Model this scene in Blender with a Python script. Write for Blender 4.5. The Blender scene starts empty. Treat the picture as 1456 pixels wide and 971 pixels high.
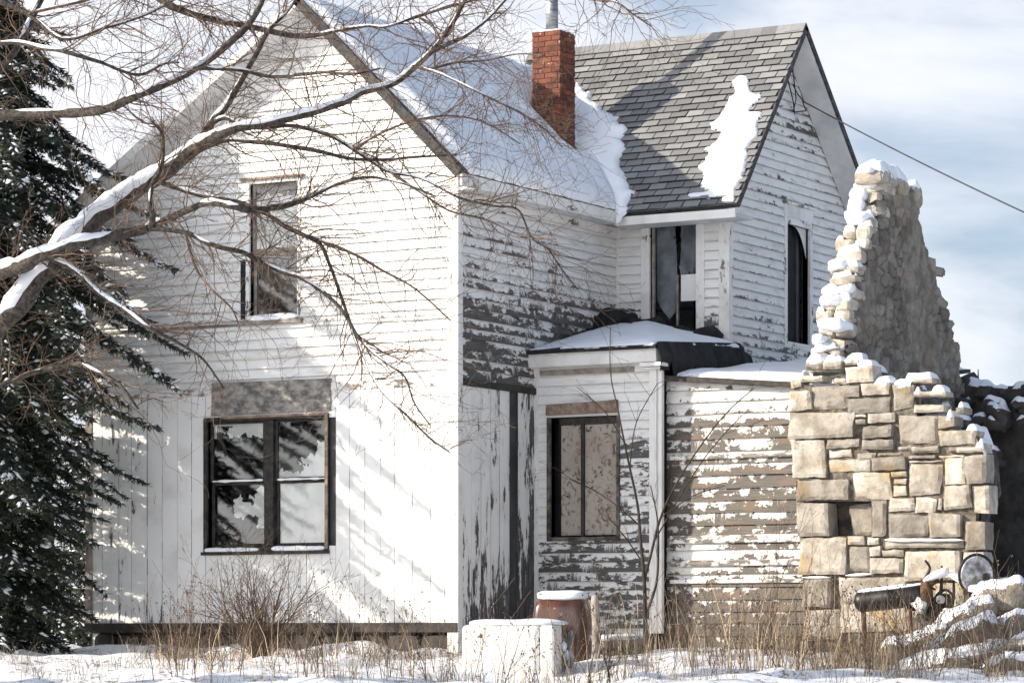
import bpy, bmesh, math, random
import numpy as np
from mathutils import Vector, noise, Matrix

SC = bpy.context.scene
COL = SC.collection
R = math.radians
random.seed(7)
rnd = random.random
def ru(a, b): return a + (b - a) * random.random()

# ------------------------------------------------------------------ survey: camera station and axes
F = 4430.0; HOR = 900.0; TH = R(30.1); Z0 = 38.0; HC = 0.30
RV = Vector((math.cos(TH), math.sin(TH), 0)); DV = Vector((-math.sin(TH), math.cos(TH), 0)); UP = Vector((0, 0, 1))
CAM = -RV * ((650 - 728) / F * Z0) - DV * Z0; CAM.z = HC
def ray(px, py): return DV + RV * ((px - 728) / F) + UP * ((HOR - py) / F)
def onY(px, py, y=0.0):
    v = ray(px, py); return CAM + v * ((y - CAM.y) / v.y)
def onX(px, py, x=0.0):
    v = ray(px, py); return CAM + v * ((x - CAM.x) / v.x)
def atD(px, py, D): return CAM + ray(px, py) * D
def onP(px, py, n, c):
    v = ray(px, py); return CAM + v * ((c - n.dot(CAM)) / n.dot(v))
def depth(p): return (p - CAM).dot(DV)
SAZ, SEL = R(-134), R(24)
SUN = Vector((math.sin(SAZ) * math.cos(SEL), math.cos(SAZ) * math.cos(SEL), math.sin(SEL)))

# ------------------------------------------------------------------ object helpers
class MB:
    def __init__(s): s.v = []; s.f = []; s.a = []; s.uv = []; s.m = []
    def vert(s, p, a=0.0): s.v.append((p[0], p[1], p[2])); s.a.append(a); return len(s.v) - 1
    def face(s, idx, uv=None, m=0): s.f.append(tuple(idx)); s.uv.append(uv); s.m.append(m)
    def quad(s, pts, uv=None, a=0.0, m=0):
        aa = a if isinstance(a, (list, tuple)) else [a] * len(pts)
        s.face([s.vert(p, q) for p, q in zip(pts, aa)], uv, m)
    def prism(s, pts, off, a=0.0, m=0):
        off = Vector(off); n = len(pts)
        A = [s.vert(p, a) for p in pts]; B = [s.vert(Vector(p) + off, a) for p in pts]
        L = 0
        us = [0.0]
        for i in range(n): us.append(us[-1] + (Vector(pts[(i + 1) % n]) - Vector(pts[i])).length)
        o = Vector(pts[0]); e = (Vector(pts[1]) - o); e = e.normalized() if e.length > 1e-6 else Vector((1, 0, 0))
        nn = (Vector(pts[1]) - o).cross(Vector(pts[-1]) - o); nn = nn.normalized() if nn.length > 1e-9 else UP
        g = nn.cross(e)
        fl = [((Vector(p) - o).dot(e), (Vector(p) - o).dot(g)) for p in pts]
        s.face(A[::-1], fl[::-1], m); s.face(B, fl, m)
        for i in range(n):
            j = (i + 1) % n
            s.face([A[i], A[j], B[j], B[i]], [(us[i], 0), (us[i + 1], 0), (us[i + 1], off.length), (us[i], off.length)], m)
    def box(s, lo, hi, a=0.0, m=0):
        x0, y0, z0 = lo; x1, y1, z1 = hi
        s.prism([(x0, y0, z0), (x1, y0, z0), (x1, y1, z0), (x0, y1, z0)], (0, 0, z1 - z0), a, m)
    def tube(s, pts, rad, sides=6, a=0.0, cap=True, m=0, flat=None):
        pts = [Vector(p) for p in pts]; n = len(pts)
        if not isinstance(rad, (list, tuple)): rad = [rad] * n
        prev = None; rings = []; L = 0
        for i in range(n):
            t = (pts[min(i + 1, n - 1)] - pts[max(i - 1, 0)])
            if t.length < 1e-7: t = Vector((0, 0, 1))
            t.normalize()
            if prev is None:
                prev = t.cross(UP) if abs(t.z) < .95 else t.cross(Vector((1, 0, 0)))
            sx = (prev - t * prev.dot(t)); sx = sx.normalized() if sx.length > 1e-6 else t.orthogonal().normalized()
            prev = sx; sy = t.cross(sx)
            if i: L += (pts[i] - pts[i - 1]).length
            ring = []
            for k in range(sides):
                an = 2 * math.pi * k / sides
                ring.append(s.vert(pts[i] + (sx * math.cos(an) + sy * math.sin(an)) * rad[i], a))
            rings.append((ring, L))
        for i in range(n - 1):
            A, la = rings[i]; B, lb = rings[i + 1]
            for k in range(sides):
                j = (k + 1) % sides
                s.face([A[k], A[j], B[j], B[k]], [(k / sides, la), ((k + 1) / sides, la), ((k + 1) / sides, lb), (k / sides, lb)], m)
        if cap:
            s.face(rings[0][0][::-1], None, m); s.face(rings[-1][0], None, m)
    def build(s, name, mat, parent=None, smooth=False, bevel=0.0, recalc=False, sharp=None):
        me = bpy.data.meshes.new(name)
        me.from_pydata(s.v, [], s.f); 
        mats = mat if isinstance(mat, (list, tuple)) else [mat]
        for q in mats: me.materials.append(q)
        if any(s.m): me.polygons.foreach_set('material_index', s.m)
        uvl = me.uv_layers.new(name='UVMap')
        data = np.zeros(len(me.loops) * 2, dtype=np.float32); k = 0
        for f, u in zip(s.f, s.uv):
            if u is not None:
                for q in range(len(f)): data[2 * (k + q)] = u[q][0]; data[2 * (k + q) + 1] = u[q][1]
            k += len(f)
        uvl.data.foreach_set('uv', data)
        at = me.attributes.new('wear', 'FLOAT', 'POINT'); at.data.foreach_set('value', np.array(s.a, dtype=np.float32))
        if smooth: me.polygons.foreach_set('use_smooth', [True] * len(me.polygons))
        if recalc:
            bm = bmesh.new(); bm.from_mesh(me); bmesh.ops.recalc_face_normals(bm, faces=bm.faces[:]); bm.to_mesh(me); bm.free()
        me.update()
        if sharp: me.set_sharp_from_angle(angle=R(sharp))
        o = bpy.data.objects.new(name, me); COL.objects.link(o)
        if parent is not None: o.parent = parent
        if bevel:
            b = o.modifiers.new('bevel', 'BEVEL'); b.width = bevel; b.segments = 2; b.limit_method = 'ANGLE'; b.angle_limit = R(40)
        return o
def tag(o, label=None, cat=None, group=None, kind=None):
    if label: o['label'] = label
    if cat: o['category'] = cat
    if group: o['group'] = group
    if kind: o['kind'] = kind
    return o
def empty(name, loc, label, cat, group=None):
    o = bpy.data.objects.new(name, None); COL.objects.link(o); o.location = loc; o.empty_display_size = .2
    return tag(o, label, cat, group)
def settle(root):
    """children were modelled in world space: move them under the empty's base"""
    m = Matrix.Translation(root.location).inverted()
    def go(o):
        for ch in o.children:
            if o is root: ch.matrix_parent_inverse = m
            go(ch)
    go(root)
def nz(p, s=1.0, o=0.0): return noise.noise(Vector((p[0] * s + o, p[1] * s - o * .7, p[2] * s + o * .3)))
def fbm(p, s=1.0, o=0.0): return nz(p, s, o) + .5 * nz(p, s * 2.1, o + 5) + .25 * nz(p, s * 4.3, o + 9)

def lump(mb, c, half, k=6.0, n=5, amp=.04, fr=3.0, rot=None, a=0.0, seed=0.0, m=0):
    """a rounded, uneven block: stone, snow cushion"""
    c = Vector(c); base = {}
    def V(p):
        key = tuple(round(q, 4) for q in p)
        if key in base: return base[key]
        q = Vector(p); r = (abs(q.x) ** k + abs(q.y) ** k + abs(q.z) ** k) ** (1 / k); q = q / r
        w = Vector((q.x * half[0], q.y * half[1], q.z * half[2]))
        nrm = Vector((q.x / half[0], q.y / half[1], q.z / half[2])).normalized()
        w += nrm * amp * fbm(w + Vector((seed, seed * 1.7, -seed)), fr)
        if rot is not None: w = rot @ w
        base[key] = mb.vert(c + w, a); return base[key]
    for ax in range(3):
        for sg in (-1, 1):
            for i in range(n):
                for j in range(n):
                    q = []
                    for (di, dj) in ((0, 0), (1, 0), (1, 1), (0, 1)):
                        p = [0, 0, 0]; p[ax] = sg; p[(ax + 1) % 3] = -1 + 2 * (i + di) / n; p[(ax + 2) % 3] = -1 + 2 * (j + dj) / n
                        q.append(V(p))
                    if sg < 0: q = q[::-1]
                    mb.face(q, None, m)

def block(mb, x0, x1, z0, z1, y, dp, rg, a=0.0, n=9, rough=.014):
    '''quarried block: rough flat face, crooked outline, chipped arrises'''
    w, h = x1 - x0, z1 - z0; j = min(.022, .09 * min(w, h)); cr = [Vector((rg.uniform(-j, j), 0, rg.uniform(-j, j))) for _ in range(4)]
    tx, tz = rg.uniform(-.10, .10), rg.uniform(-.12, .08); s = rg.uniform(0, 50); nx = max(3, min(14, int(w / .035))); nz_ = max(3, min(14, int(h / .035))); G = {}
    for i in range(nx + 1):
        for k in range(nz_ + 1):
            u, v = i / nx, k / nz_; p = Vector((x0 + w * u, y, z0 + h * v)) + cr[0] * (1 - u) * (1 - v) + cr[1] * u * (1 - v) + cr[2] * u * v + cr[3] * (1 - u) * v
            e = min(u * w, (1 - u) * w, v * h, (1 - v) * h)
            q = Vector((p.x * 1.0, s, p.z)); p.y += tx * (u - .5) * w + tz * (v - .5) * h + rough * (fbm(q, 5) + .5 * nz(q, 21)) + (.022 + .018 * nz(q, 9)) * max(0, 1 - e / .022)
            if e < 1e-5: p.x += .012 * nz(q, 11, 3); p.z += .012 * nz(q, 11, 7)
            G[i, k] = mb.vert(p, a)
    for i in range(nx):
        for k in range(nz_): mb.face([G[i, k], G[i + 1, k], G[i + 1, k + 1], G[i, k + 1]])
    ring = [(i, 0) for i in range(nx)] + [(nx, k) for k in range(nz_)] + [(i, nz_) for i in range(nx, 0, -1)] + [(0, k) for k in range(nz_, 0, -1)]
    R1 = [G[r] for r in ring]; R2 = []
    for r in R1: v = mb.v[r]; R2.append(mb.vert((v[0] + .01 * nz(v, 9), y + dp, v[2] + .01 * nz(v, 8)), a))
    m = len(ring)
    for i in range(m): mb.face([R1[i], R2[i], R2[(i + 1) % m], R1[(i + 1) % m]])
def inpoly(x, y, P):
    c = False; n = len(P); j = n - 1
    for i in range(n):
        if (P[i][1] > y) != (P[j][1] > y) and x < (P[j][0] - P[i][0]) * (y - P[i][1]) / (P[j][1] - P[i][1] + 1e-12) + P[i][0]: c = not c
        j = i
    return c
def dpoly(x, y, P):
    best = 1e9
    for i in range(len(P)):
        ax, ay = P[i]; bx, by = P[(i + 1) % len(P)]
        dx, dy = bx - ax, by - ay; t = max(0, min(1, ((x - ax) * dx + (y - ay) * dy) / (dx * dx + dy * dy + 1e-12)))
        best = min(best, math.hypot(x - ax - t * dx, y - ay - t * dy))
    return best

# ------------------------------------------------------------------ materials
def mat(name):
    m = bpy.data.materials.new(name); m.use_nodes = True
    nt = m.node_tree; b = nt.nodes['Principled BSDF']
    return m, nt, b
def N(nt, t, **kw):
    n = nt.nodes.new(t)
    for k, v in kw.items():
        if k in n.inputs: n.inputs[k].default_value = v
        else: setattr(n, k, v)
    return n
def math_(nt, op, a, b=None, c=None, clamp=False):
    n = nt.nodes.new('ShaderNodeMath'); n.operation = op; n.use_clamp = clamp
    for i, x in enumerate((a, b, c)):
        if x is None: continue
        if isinstance(x, (int, float)): n.inputs[i].default_value = x
        else: nt.links.new(x, n.inputs[i])
    return n.outputs[0]
def mapping(nt, src, sc, loc=(0, 0, 0)):
    n = nt.nodes.new('ShaderNodeMapping'); n.inputs['Scale'].default_value = sc; n.inputs['Location'].default_value = loc
    nt.links.new(src, n.inputs['Vector']); return n.outputs[0]
def noi(nt, vec, scale=1.0, detail=4.0, rough=.55, dist=0.0):
    n = nt.nodes.new('ShaderNodeTexNoise'); n.inputs['Scale'].default_value = scale; n.inputs['Detail'].default_value = detail
    n.inputs['Roughness'].default_value = rough; n.inputs['Distortion'].default_value = dist
    if vec is not None: nt.links.new(vec, n.inputs['Vector'])
    return n.outputs['Fac']
def mix(nt, fac, a, b):
    n = nt.nodes.new('ShaderNodeMix'); n.data_type = 'RGBA'
    if isinstance(fac, (int, float)): n.inputs[0].default_value = fac
    else: nt.links.new(fac, n.inputs[0])
    for i, x in ((6, a), (7, b)):
        if isinstance(x, tuple): n.inputs[i].default_value = (x[0], x[1], x[2], 1)
        else: nt.links.new(x, n.inputs[i])
    return n.outputs[2]
def ramp(nt, v, lo, hi):
    n = nt.nodes.new('ShaderNodeMapRange'); n.interpolation_type = 'SMOOTHSTEP'
    nt.links.new(v, n.inputs[0])
    for i, x in ((1, lo), (2, hi)):
        if isinstance(x, (int, float)): n.inputs[i].default_value = x
        else: nt.links.new(x, n.inputs[i])
    return n.outputs[0]
def bump(nt, b, h, strength=.5, dist=.01):
    n = nt.nodes.new('ShaderNodeBump'); n.inputs['Strength'].default_value = strength; n.inputs['Distance'].default_value = dist
    nt.links.new(h, n.inputs['Height']); nt.links.new(n.outputs[0], b.inputs['Normal'])
def coord(nt, which='Object'): return nt.nodes.new('ShaderNodeTexCoord').outputs[which]
def attr(nt, nm='wear'):
    n = nt.nodes.new('ShaderNodeAttribute'); n.attribute_name = nm; return n.outputs['Fac']
def sep(nt, v):
    n = nt.nodes.new('ShaderNodeSeparateXYZ'); nt.links.new(v, n.inputs[0]); return n.outputs

def paint_mat(name, paint, dirty, wood, dark, su=3.5, sv=1.1, lap=True, rust=None):
    """old paint over wood, flaking where the 'wear' attribute is high; UV runs along the board"""
    m, nt, b = mat(name); uv = coord(nt, 'UV'); w = attr(nt)
    n1 = math_(nt, 'ADD', math_(nt, 'MULTIPLY', noi(nt, mapping(nt, uv, (su, sv, 1)), 1, 7, .68, .3), .65), math_(nt, 'MULTIPLY', noi(nt, mapping(nt, uv, (su * 3.3, sv * 2.1, 1), (4, 8, 0)), 1, 5, .7, .4), .35))
    n2 = noi(nt, mapping(nt, uv, (su * .16, sv * .3, 1), (7, 3, 0)), 1, 2, .5)
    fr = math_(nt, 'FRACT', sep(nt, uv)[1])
    val = math_(nt, 'ADD', n1, math_(nt, 'MULTIPLY', math_(nt, 'SUBTRACT', n2, .5), .30))
    if lap: val = math_(nt, 'ADD', val, math_(nt, 'MULTIPLY', math_(nt, 'SUBTRACT', .45, fr), .14))
    T = math_(nt, 'SUBTRACT', .74, math_(nt, 'MULTIPLY', w, .40))
    bare = ramp(nt, val, math_(nt, 'SUBTRACT', T, .012), math_(nt, 'ADD', T, .02))
    edge = ramp(nt, val, math_(nt, 'SUBTRACT', T, .10), T)
    n3 = noi(nt, mapping(nt, uv, (1.2, .7, 1), (3, 9, 0)), 1.6, 5, .6)
    grain = noi(nt, mapping(nt, uv, (2.0, 26.0 if lap else 26.0, 1)), 1.4, 4, .6)
    pc = mix(nt, ramp(nt, n3, .46, .72), paint, dirty)
    pc = mix(nt, math_(nt, 'MULTIPLY', edge, .45), pc, dirty)
    wc = mix(nt, ramp(nt, grain, .35, .68), dark, wood)
    if rust: wc = mix(nt, ramp(nt, n3, .5, .62), wc, rust)
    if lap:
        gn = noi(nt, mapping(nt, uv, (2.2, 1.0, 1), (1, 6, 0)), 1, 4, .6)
        lap_shade = math_(nt, 'MULTIPLY', ramp(nt, math_(nt, 'ADD', math_(nt, 'MULTIPLY', fr, 8.5), math_(nt, 'MULTIPLY', math_(nt, 'SUBTRACT', .62, gn), 2.2)), .85, .35), .55)
        pc = mix(nt, lap_shade, pc, (.11, .10, .092))  # shadow line under each lap, painted into the board colour
    c = mix(nt, bare, pc, wc)
    nt.links.new(c, b.inputs['Base Color'])
    b.inputs['Roughness'].default_value = .62
    h = math_(nt, 'ADD', math_(nt, 'MULTIPLY', bare, -1.0), math_(nt, 'MULTIPLY', grain, .35))
    bump(nt, b, h, .55, .005)
    return m
def simple(name, c1, c2, scale=6.0, rough=.7, bmp=.3, bdist=.01, stretch=(1, 1, 1), metal=0.0, detail=5):
    m, nt, b = mat(name); o = mapping(nt, coord(nt), stretch)
    n = noi(nt, o, scale, detail, .6); f = ramp(nt, n, .33, .68)
    nt.links.new(mix(nt, f, c1, c2), b.inputs['Base Color']); b.inputs['Roughness'].default_value = rough; b.inputs['Metallic'].default_value = metal
    if bmp: bump(nt, b, noi(nt, o, scale * 3, 5, .6), bmp, bdist)
    return m

M = {}
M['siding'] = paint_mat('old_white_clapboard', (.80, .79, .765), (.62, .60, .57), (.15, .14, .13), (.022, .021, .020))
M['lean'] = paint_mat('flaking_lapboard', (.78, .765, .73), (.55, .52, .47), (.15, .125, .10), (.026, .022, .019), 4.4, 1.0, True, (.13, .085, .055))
M['vboard'] = paint_mat('white_vertical_board', (.80, .79, .765), (.66, .645, .615), (.13, .122, .115), (.022, .021, .02), 1.0, 5.0, False)
M['trim'] = paint_mat('old_white_trim', (.78, .765, .735), (.60, .57, .53), (.25, .22, .19), (.09, .08, .07), 3.0, 7.0, False)
M['wood'] = simple('grey_weathered_wood', (.17, .15, .13), (.36, .32, .275), 9, .8, .5, .006, (1, 1, 1))
M['darkwood'] = simple('dark_window_wood', (.008, .007, .006), (.045, .037, .03), 12, .7, .4, .004)
M['oldframe'] = simple('grey_brown_frame_wood', (.035, .03, .026), (.17, .145, .12), 10, .85, .6, .006)
M['brownwood'] = simple('brown_header_wood', (.14, .095, .065), (.33, .25, .19), 9, .8, .7, .01)
M['board'] = simple('grey_plywood', (.10, .097, .095), (.34, .315, .28), 9, .85, .7, .01, (1, 1, 1.6), 0.0, 8)
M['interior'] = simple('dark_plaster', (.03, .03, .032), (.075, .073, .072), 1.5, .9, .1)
M['cloth'] = simple('white_sheet', (.72, .71, .69), (.82, .81, .79), 3, .9, .3, .01)
M['greycloth'] = simple('hanging_grey_paper', (.10, .11, .125), (.20, .215, .235), 4, .9, .2)
M['brownsheet'] = simple('dirty_brown_sheet', (.04, .032, .026), (.22, .195, .17), 3, .9, .3, .01)
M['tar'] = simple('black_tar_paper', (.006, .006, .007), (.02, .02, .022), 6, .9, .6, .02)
M['flue'] = simple('galvanised_flue', (.16, .17, .18), (.36, .37, .38), 5, .45, .1, .005, (1, 1, 6), .6)
M['cable'] = simple('black_cable', (.02, .02, .022), (.04, .04, .042), 5, .6, 0)
M['soffit'] = simple('grey_white_soffit', (.52, .52, .52), (.70, .69, .68), 2.5, .7, .15, .004)
M['edge'] = simple('dark_roof_edge', (.025, .025, .028), (.08, .075, .07), 14, .9, .6, .01)
M['pointing'] = simple('crumbling_pointing', (.085, .07, .055), (.24, .205, .165), 14, .95, 1.0, .03)
M['mortar'] = simple('old_lime_mortar', (.035, .03, .025), (.13, .11, .09), 8, .95, .8, .02)
M['blackmetal'] = simple('black_sooty_iron', (.008, .008, .008), (.028, .026, .025), 8, .42, .3, .004, metal=.3)
M['paleplate'] = simple('pale_enamel_plate', (.07, .075, .085), (.50, .51, .54), 7, .5, .4, .006)
M['rust'] = simple('rusty_iron', (.05, .025, .014), (.17, .085, .045), 14, .85, .5, .006)
M['bark'] = simple('grey_brown_bark', (.028, .023, .019), (.135, .112, .09), 22, .95, 1.0, .03, (1, 1, 1))
M['twig'] = simple('brown_twig_bark', (.075, .045, .03), (.20, .13, .085), 10, .8, 0)
M['stem'] = simple('dry_brown_stem', (.10, .062, .038), (.27, .185, .115), 6, .8, 0)
M['shrub'] = simple('brown_shrub_bark', (.04, .024, .016), (.15, .095, .062), 6, .8, 0)
M['redstem'] = simple('dark_sapling_bark', (.014, .010, .008), (.055, .036, .027), 9, .8, 0)

def mk_snow():
    m, nt, b = mat('snow'); o = coord(nt)
    n = noi(nt, o, 2.2, 5, .55); nt.links.new(mix(nt, ramp(nt, n, .3, .7), (.82, .84, .87), (.89, .90, .92)), b.inputs['Base Color'])
    b.inputs['Roughness'].default_value = .75; b.inputs['Specular IOR Level'].default_value = .25
    h = math_(nt, 'ADD', noi(nt, o, 9, 5, .6), math_(nt, 'MULTIPLY', noi(nt, o, 60, 3, .6), .15)); bump(nt, b, h, .3, .03)
    return m
M['snow'] = mk_snow()
def mk_ground():
    m, nt, b = mat('snowy_ground'); o = coord(nt)
    n = noi(nt, o, 1.7, 6, .62); n2 = noi(nt, o, 13, 5, .7)
    bare = math_(nt, 'MULTIPLY', ramp(nt, n, .42, .56), ramp(nt, n2, .52, .60))
    c = mix(nt, bare, (.85, .865, .89), mix(nt, ramp(nt, n2, .5, .8), (.20, .14, .085), (.07, .05, .035)))
    nt.links.new(c, b.inputs['Base Color']); b.inputs['Roughness'].default_value = .8
    bump(nt, b, math_(nt, 'ADD', noi(nt, o, 6, 6, .6), math_(nt, 'MULTIPLY', n2, .4)), .5, .05)
    return m
M['ground'] = mk_ground()
def mk_shingle():
    m, nt, b = mat('grey_asphalt_shingle'); o = coord(nt); w = attr(nt)
    n = noi(nt, o, 3, 5, .6); g = noi(nt, o, 120, 2, .5)
    c = mix(nt, w, (.125, .127, .133), (.29, .29, .288)); c = mix(nt, math_(nt, 'MULTIPLY', ramp(nt, n, .4, .75), .45), c, (.12, .12, .122))
    c = mix(nt, math_(nt, 'MULTIPLY', ramp(nt, g, .4, .62), .35), c, (.28, .27, .26))
    nt.links.new(c, b.inputs['Base Color']); b.inputs['Roughness'].default_value = .9; bump(nt, b, g, .35, .004); return m
M['shingle'] = mk_shingle()
def mk_brick():
    m, nt, b = mat('red_brick'); o = coord(nt); w = attr(nt)
    n = noi(nt, o, 14, 5, .65)
    c = mix(nt, w, (.10, .026, .014), (.25, .075, .036)); c = mix(nt, ramp(nt, n, .46, .70), c, (.03, .017, .014))
    c = mix(nt, ramp(nt, noi(nt, o, 9, 5, .75), .63, .68), c, (.62, .57, .52))
    nt.links.new(c, b.inputs['Base Color']); b.inputs['Roughness'].default_value = .85; bump(nt, b, noi(nt, o, 50, 4, .6), .5, .006); return m
M['brick'] = mk_brick()
def mk_stone(name, a, c2, c3, sc=4.0):
    m, nt, b = mat(name); o = coord(nt); w = attr(nt)
    n = noi(nt, o, sc, 7, .62, .4); n2 = noi(nt, o, sc * 4.5, 5, .65); n3 = noi(nt, mapping(nt, o, (1, 1, 1), (5, 2, 8)), sc * .7, 3, .5)
    c = mix(nt, ramp(nt, n, .32, .66), a, c2); c = mix(nt, ramp(nt, n3, .55, .75), c, c3)
    c = mix(nt, math_(nt, 'MULTIPLY', w, .72, clamp=True), c, (.05, .042, .034))
    c = mix(nt, math_(nt, 'MULTIPLY', ramp(nt, n2, .56, .72), .55), c, (.07, .058, .045))
    nt.links.new(c, b.inputs['Base Color']); b.inputs['Roughness'].default_value = .92
    bump(nt, b, math_(nt, 'ADD', n, math_(nt, 'MULTIPLY', n2, .6)), .8, .03); return m
M['block'] = mk_stone('cut_limestone_block', (.32, .275, .22), (.64, .585, .50), (.46, .34, .19), 4)
M['rubble'] = mk_stone('grey_brown_rubble', (.15, .128, .105), (.33, .29, .24), (.25, .19, .13), 4.5)
M['darkstone'] = mk_stone('dark_stone', (.03, .028, .026), (.085, .078, .07), (.05, .042, .035), 4)  # shade on the ruin's rear wall is put into this dark tone
def mk_enamel():
    m, nt, b = mat('chipped_white_enamel'); o = coord(nt)
    n = noi(nt, o, 17, 3, .6); n2 = noi(nt, o, 3, 3, .5)
    spots = math_(nt, 'MULTIPLY', ramp(nt, n, .64, .66), ramp(nt, n2, .40, .52))
    st = noi(nt, mapping(nt, o, (9, 9, .7)), 1, 4, .6)
    c = mix(nt, math_(nt, 'MULTIPLY', ramp(nt, st, .5, .72), .4), (.66, .65, .62), (.42, .34, .27)); c = mix(nt, spots, c, (.09, .04, .022))
    nt.links.new(c, b.inputs['Base Color']); b.inputs['Roughness'].default_value = .38
    bump(nt, b, noi(nt, o, 2.5, 3, .5), .15, .02); return m
M['enamel'] = mk_enamel()
def mk_brown():
    m, nt, b = mat('brown_enamel'); o = coord(nt)
    n = noi(nt, mapping(nt, o, (7, 7, .8)), 1, 5, .6)
    c = mix(nt, ramp(nt, n, .35, .68), (.035, .012, .007), (.13, .040, .017)); c = mix(nt, ramp(nt, noi(nt, o, 20, 4, .7), .66, .69), c, (.45, .33, .25))
    nt.links.new(c, b.inputs['Base Color']); b.inputs['Roughness'].default_value = .28; b.inputs['Coat Weight'].default_value = .4; return m
M['brown'] = mk_brown()
def mk_glass():
    m, nt, b = mat('dusty_window_glass')
    nt.nodes.remove(b); out = nt.nodes['Material Output']
    t = N(nt, 'ShaderNodeBsdfTransparent'); t.inputs[0].default_value = (.95, .96, .96, 1)
    g = N(nt, 'ShaderNodeBsdfGlossy'); g.inputs['Roughness'].default_value = .04; g.inputs['Color'].default_value = (.9, .9, .9, 1)
    d = N(nt, 'ShaderNodeBsdfDiffuse'); d.inputs['Color'].default_value = (.3, .29, .27, 1)
    fr = N(nt, 'ShaderNodeFresnel'); fr.inputs['IOR'].default_value = 1.5
    s1 = N(nt, 'ShaderNodeMixShader'); s2 = N(nt, 'ShaderNodeMixShader')
    dust = noi(nt, coord(nt), 5, 4, .6); nt.links.new(math_(nt, 'MULTIPLY', ramp(nt, dust, .45, .8), .07), s1.inputs[0])
    nt.links.new(t.outputs[0], s1.inputs[1]); nt.links.new(d.outputs[0], s1.inputs[2])
    nt.links.new(fr.outputs[0], s2.inputs[0]); nt.links.new(s1.outputs[0], s2.inputs[1]); nt.links.new(g.outputs[0], s2.inputs[2])
    nt.links.new(s2.outputs[0], out.inputs['Surface']); return m
M['glass'] = mk_glass()
def mk_leaf(name, a, c2, rough=.7):
    m, nt, b = mat(name); w = attr(nt)
    nt.links.new(mix(nt, w, a, c2), b.inputs['Base Color']); b.inputs['Roughness'].default_value = rough; return m
M['needle'] = mk_leaf('dark_spruce_needles', (.010, .015, .010), (.045, .058, .032))
M['grass'] = mk_leaf('dry_grass', (.085, .05, .028), (.44, .34, .22))

# ------------------------------------------------------------------ wall panels
def siding(name, m, parent, P, poly, holes, course, wear, seed=0, out=.030, sag=.004):
    """lapped boards: every course a tilted strip with its own lip, cut round the openings"""
    rg = random.Random(seed); mb = MB()
    zlo = min(p[1] for p in poly); zhi = max(p[1] for p in poly)
    def span(z):
        xs = []
        for i in range(len(poly)):
            (ax, az), (bx, bz) = poly[i], poly[(i + 1) % len(poly)]
            if abs(az - bz) < 1e-9:
                if abs(az - z) < 1e-6: xs += [ax, bx]
                continue
            if min(az, bz) - 1e-9 <= z <= max(az, bz) + 1e-9: xs.append(ax + (bx - ax) * (z - az) / (bz - az))
        return (min(xs), max(xs)) if xs else None
    nC = int(math.ceil((zhi - zlo) / course))
    for k in range(nC):
        a = zlo + k * course; bt = min(a + course, zhi)
        cuts = sorted(set([a, bt] + [z for h in holes for z in (h[2], h[3]) if a < z < bt] + [p[1] for p in poly if a < p[1] < bt]))
        joints = []; x = rg.uniform(-9, -6)
        while x < 12: joints.append((x, rg.uniform(-.003, .004), rg.uniform(-.0035, .0035))); x += rg.uniform(1.6, 3.6)
        def jit(u):
            r = joints[0]
            for j in joints:
                if j[0] <= u: r = j
            return r
        for za, zb in zip(cuts[:-1], cuts[1:]):
            if zb - za < 1e-4: continue
            sa = span(za + 1e-5); sb = span(zb - 1e-5)
            if not sa or not sb: continue
            zm = (za + zb) / 2
            hs = sorted([h for h in holes if h[2] < zm < h[3]])
            segs = []; la, lb = sa[0], sb[0]
            for h in hs:
                if h[0] > max(la, lb): segs.append((la, lb, min(h[0], sa[1]), min(h[0], sb[1])))
                la = lb = max(h[1], la)
            if sa[1] > la or sb[1] > lb: segs.append((la, lb, sa[1], sb[1]))
            for (a0, b0, a1, b1) in segs:
                n = max(1, int(max(a1 - a0, b1 - b0) / .16)); prev = None
                for i in range(n + 1):
                    t = i / n; ua = a0 + (a1 - a0) * t; ub = b0 + (b1 - b0) * t
                    J = jit((ua + ub) / 2)
                    fa = (za - a) / course; fb = (zb - a) / course
                    wv = .004 * noise.noise(Vector((ua * 1.3, k * 3.7 + seed, 0))) + J[1]
                    dz = J[2] + sag * noise.noise(Vector((ua * .9, k * 5.1, seed))) if fa < 1e-6 else 0
                    oa = out - (out - .006) * fa + wv; ob = out - (out - .006) * fb + wv * (1 - fb)
                    wa = wear(ua, za); wb = wear(ub, zb)
                    cur = (P(ua, za + dz - (.006 if fa < 1e-6 else 0), oa), P(ub, zb, ob), P(ua, za + .004, .0), (ua + J[0] * 3.1, k + fa), (ub + J[0] * 3.1, k + min(fb, .999)), wa, wb)
                    if prev:
                        mb.quad([prev[0], cur[0], cur[1], prev[1]], [prev[3], cur[3], cur[4], prev[4]], [prev[5], cur[5], cur[6], prev[6]])
                        if fa < 1e-6: mb.quad([prev[2], cur[2], cur[0], prev[0]], [prev[3], cur[3], cur[3], prev[3]], [min(1, q + .3) for q in (prev[5], cur[5], cur[5], prev[5])])
                    prev = cur
    return mb.build(name, m, parent)
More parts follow.
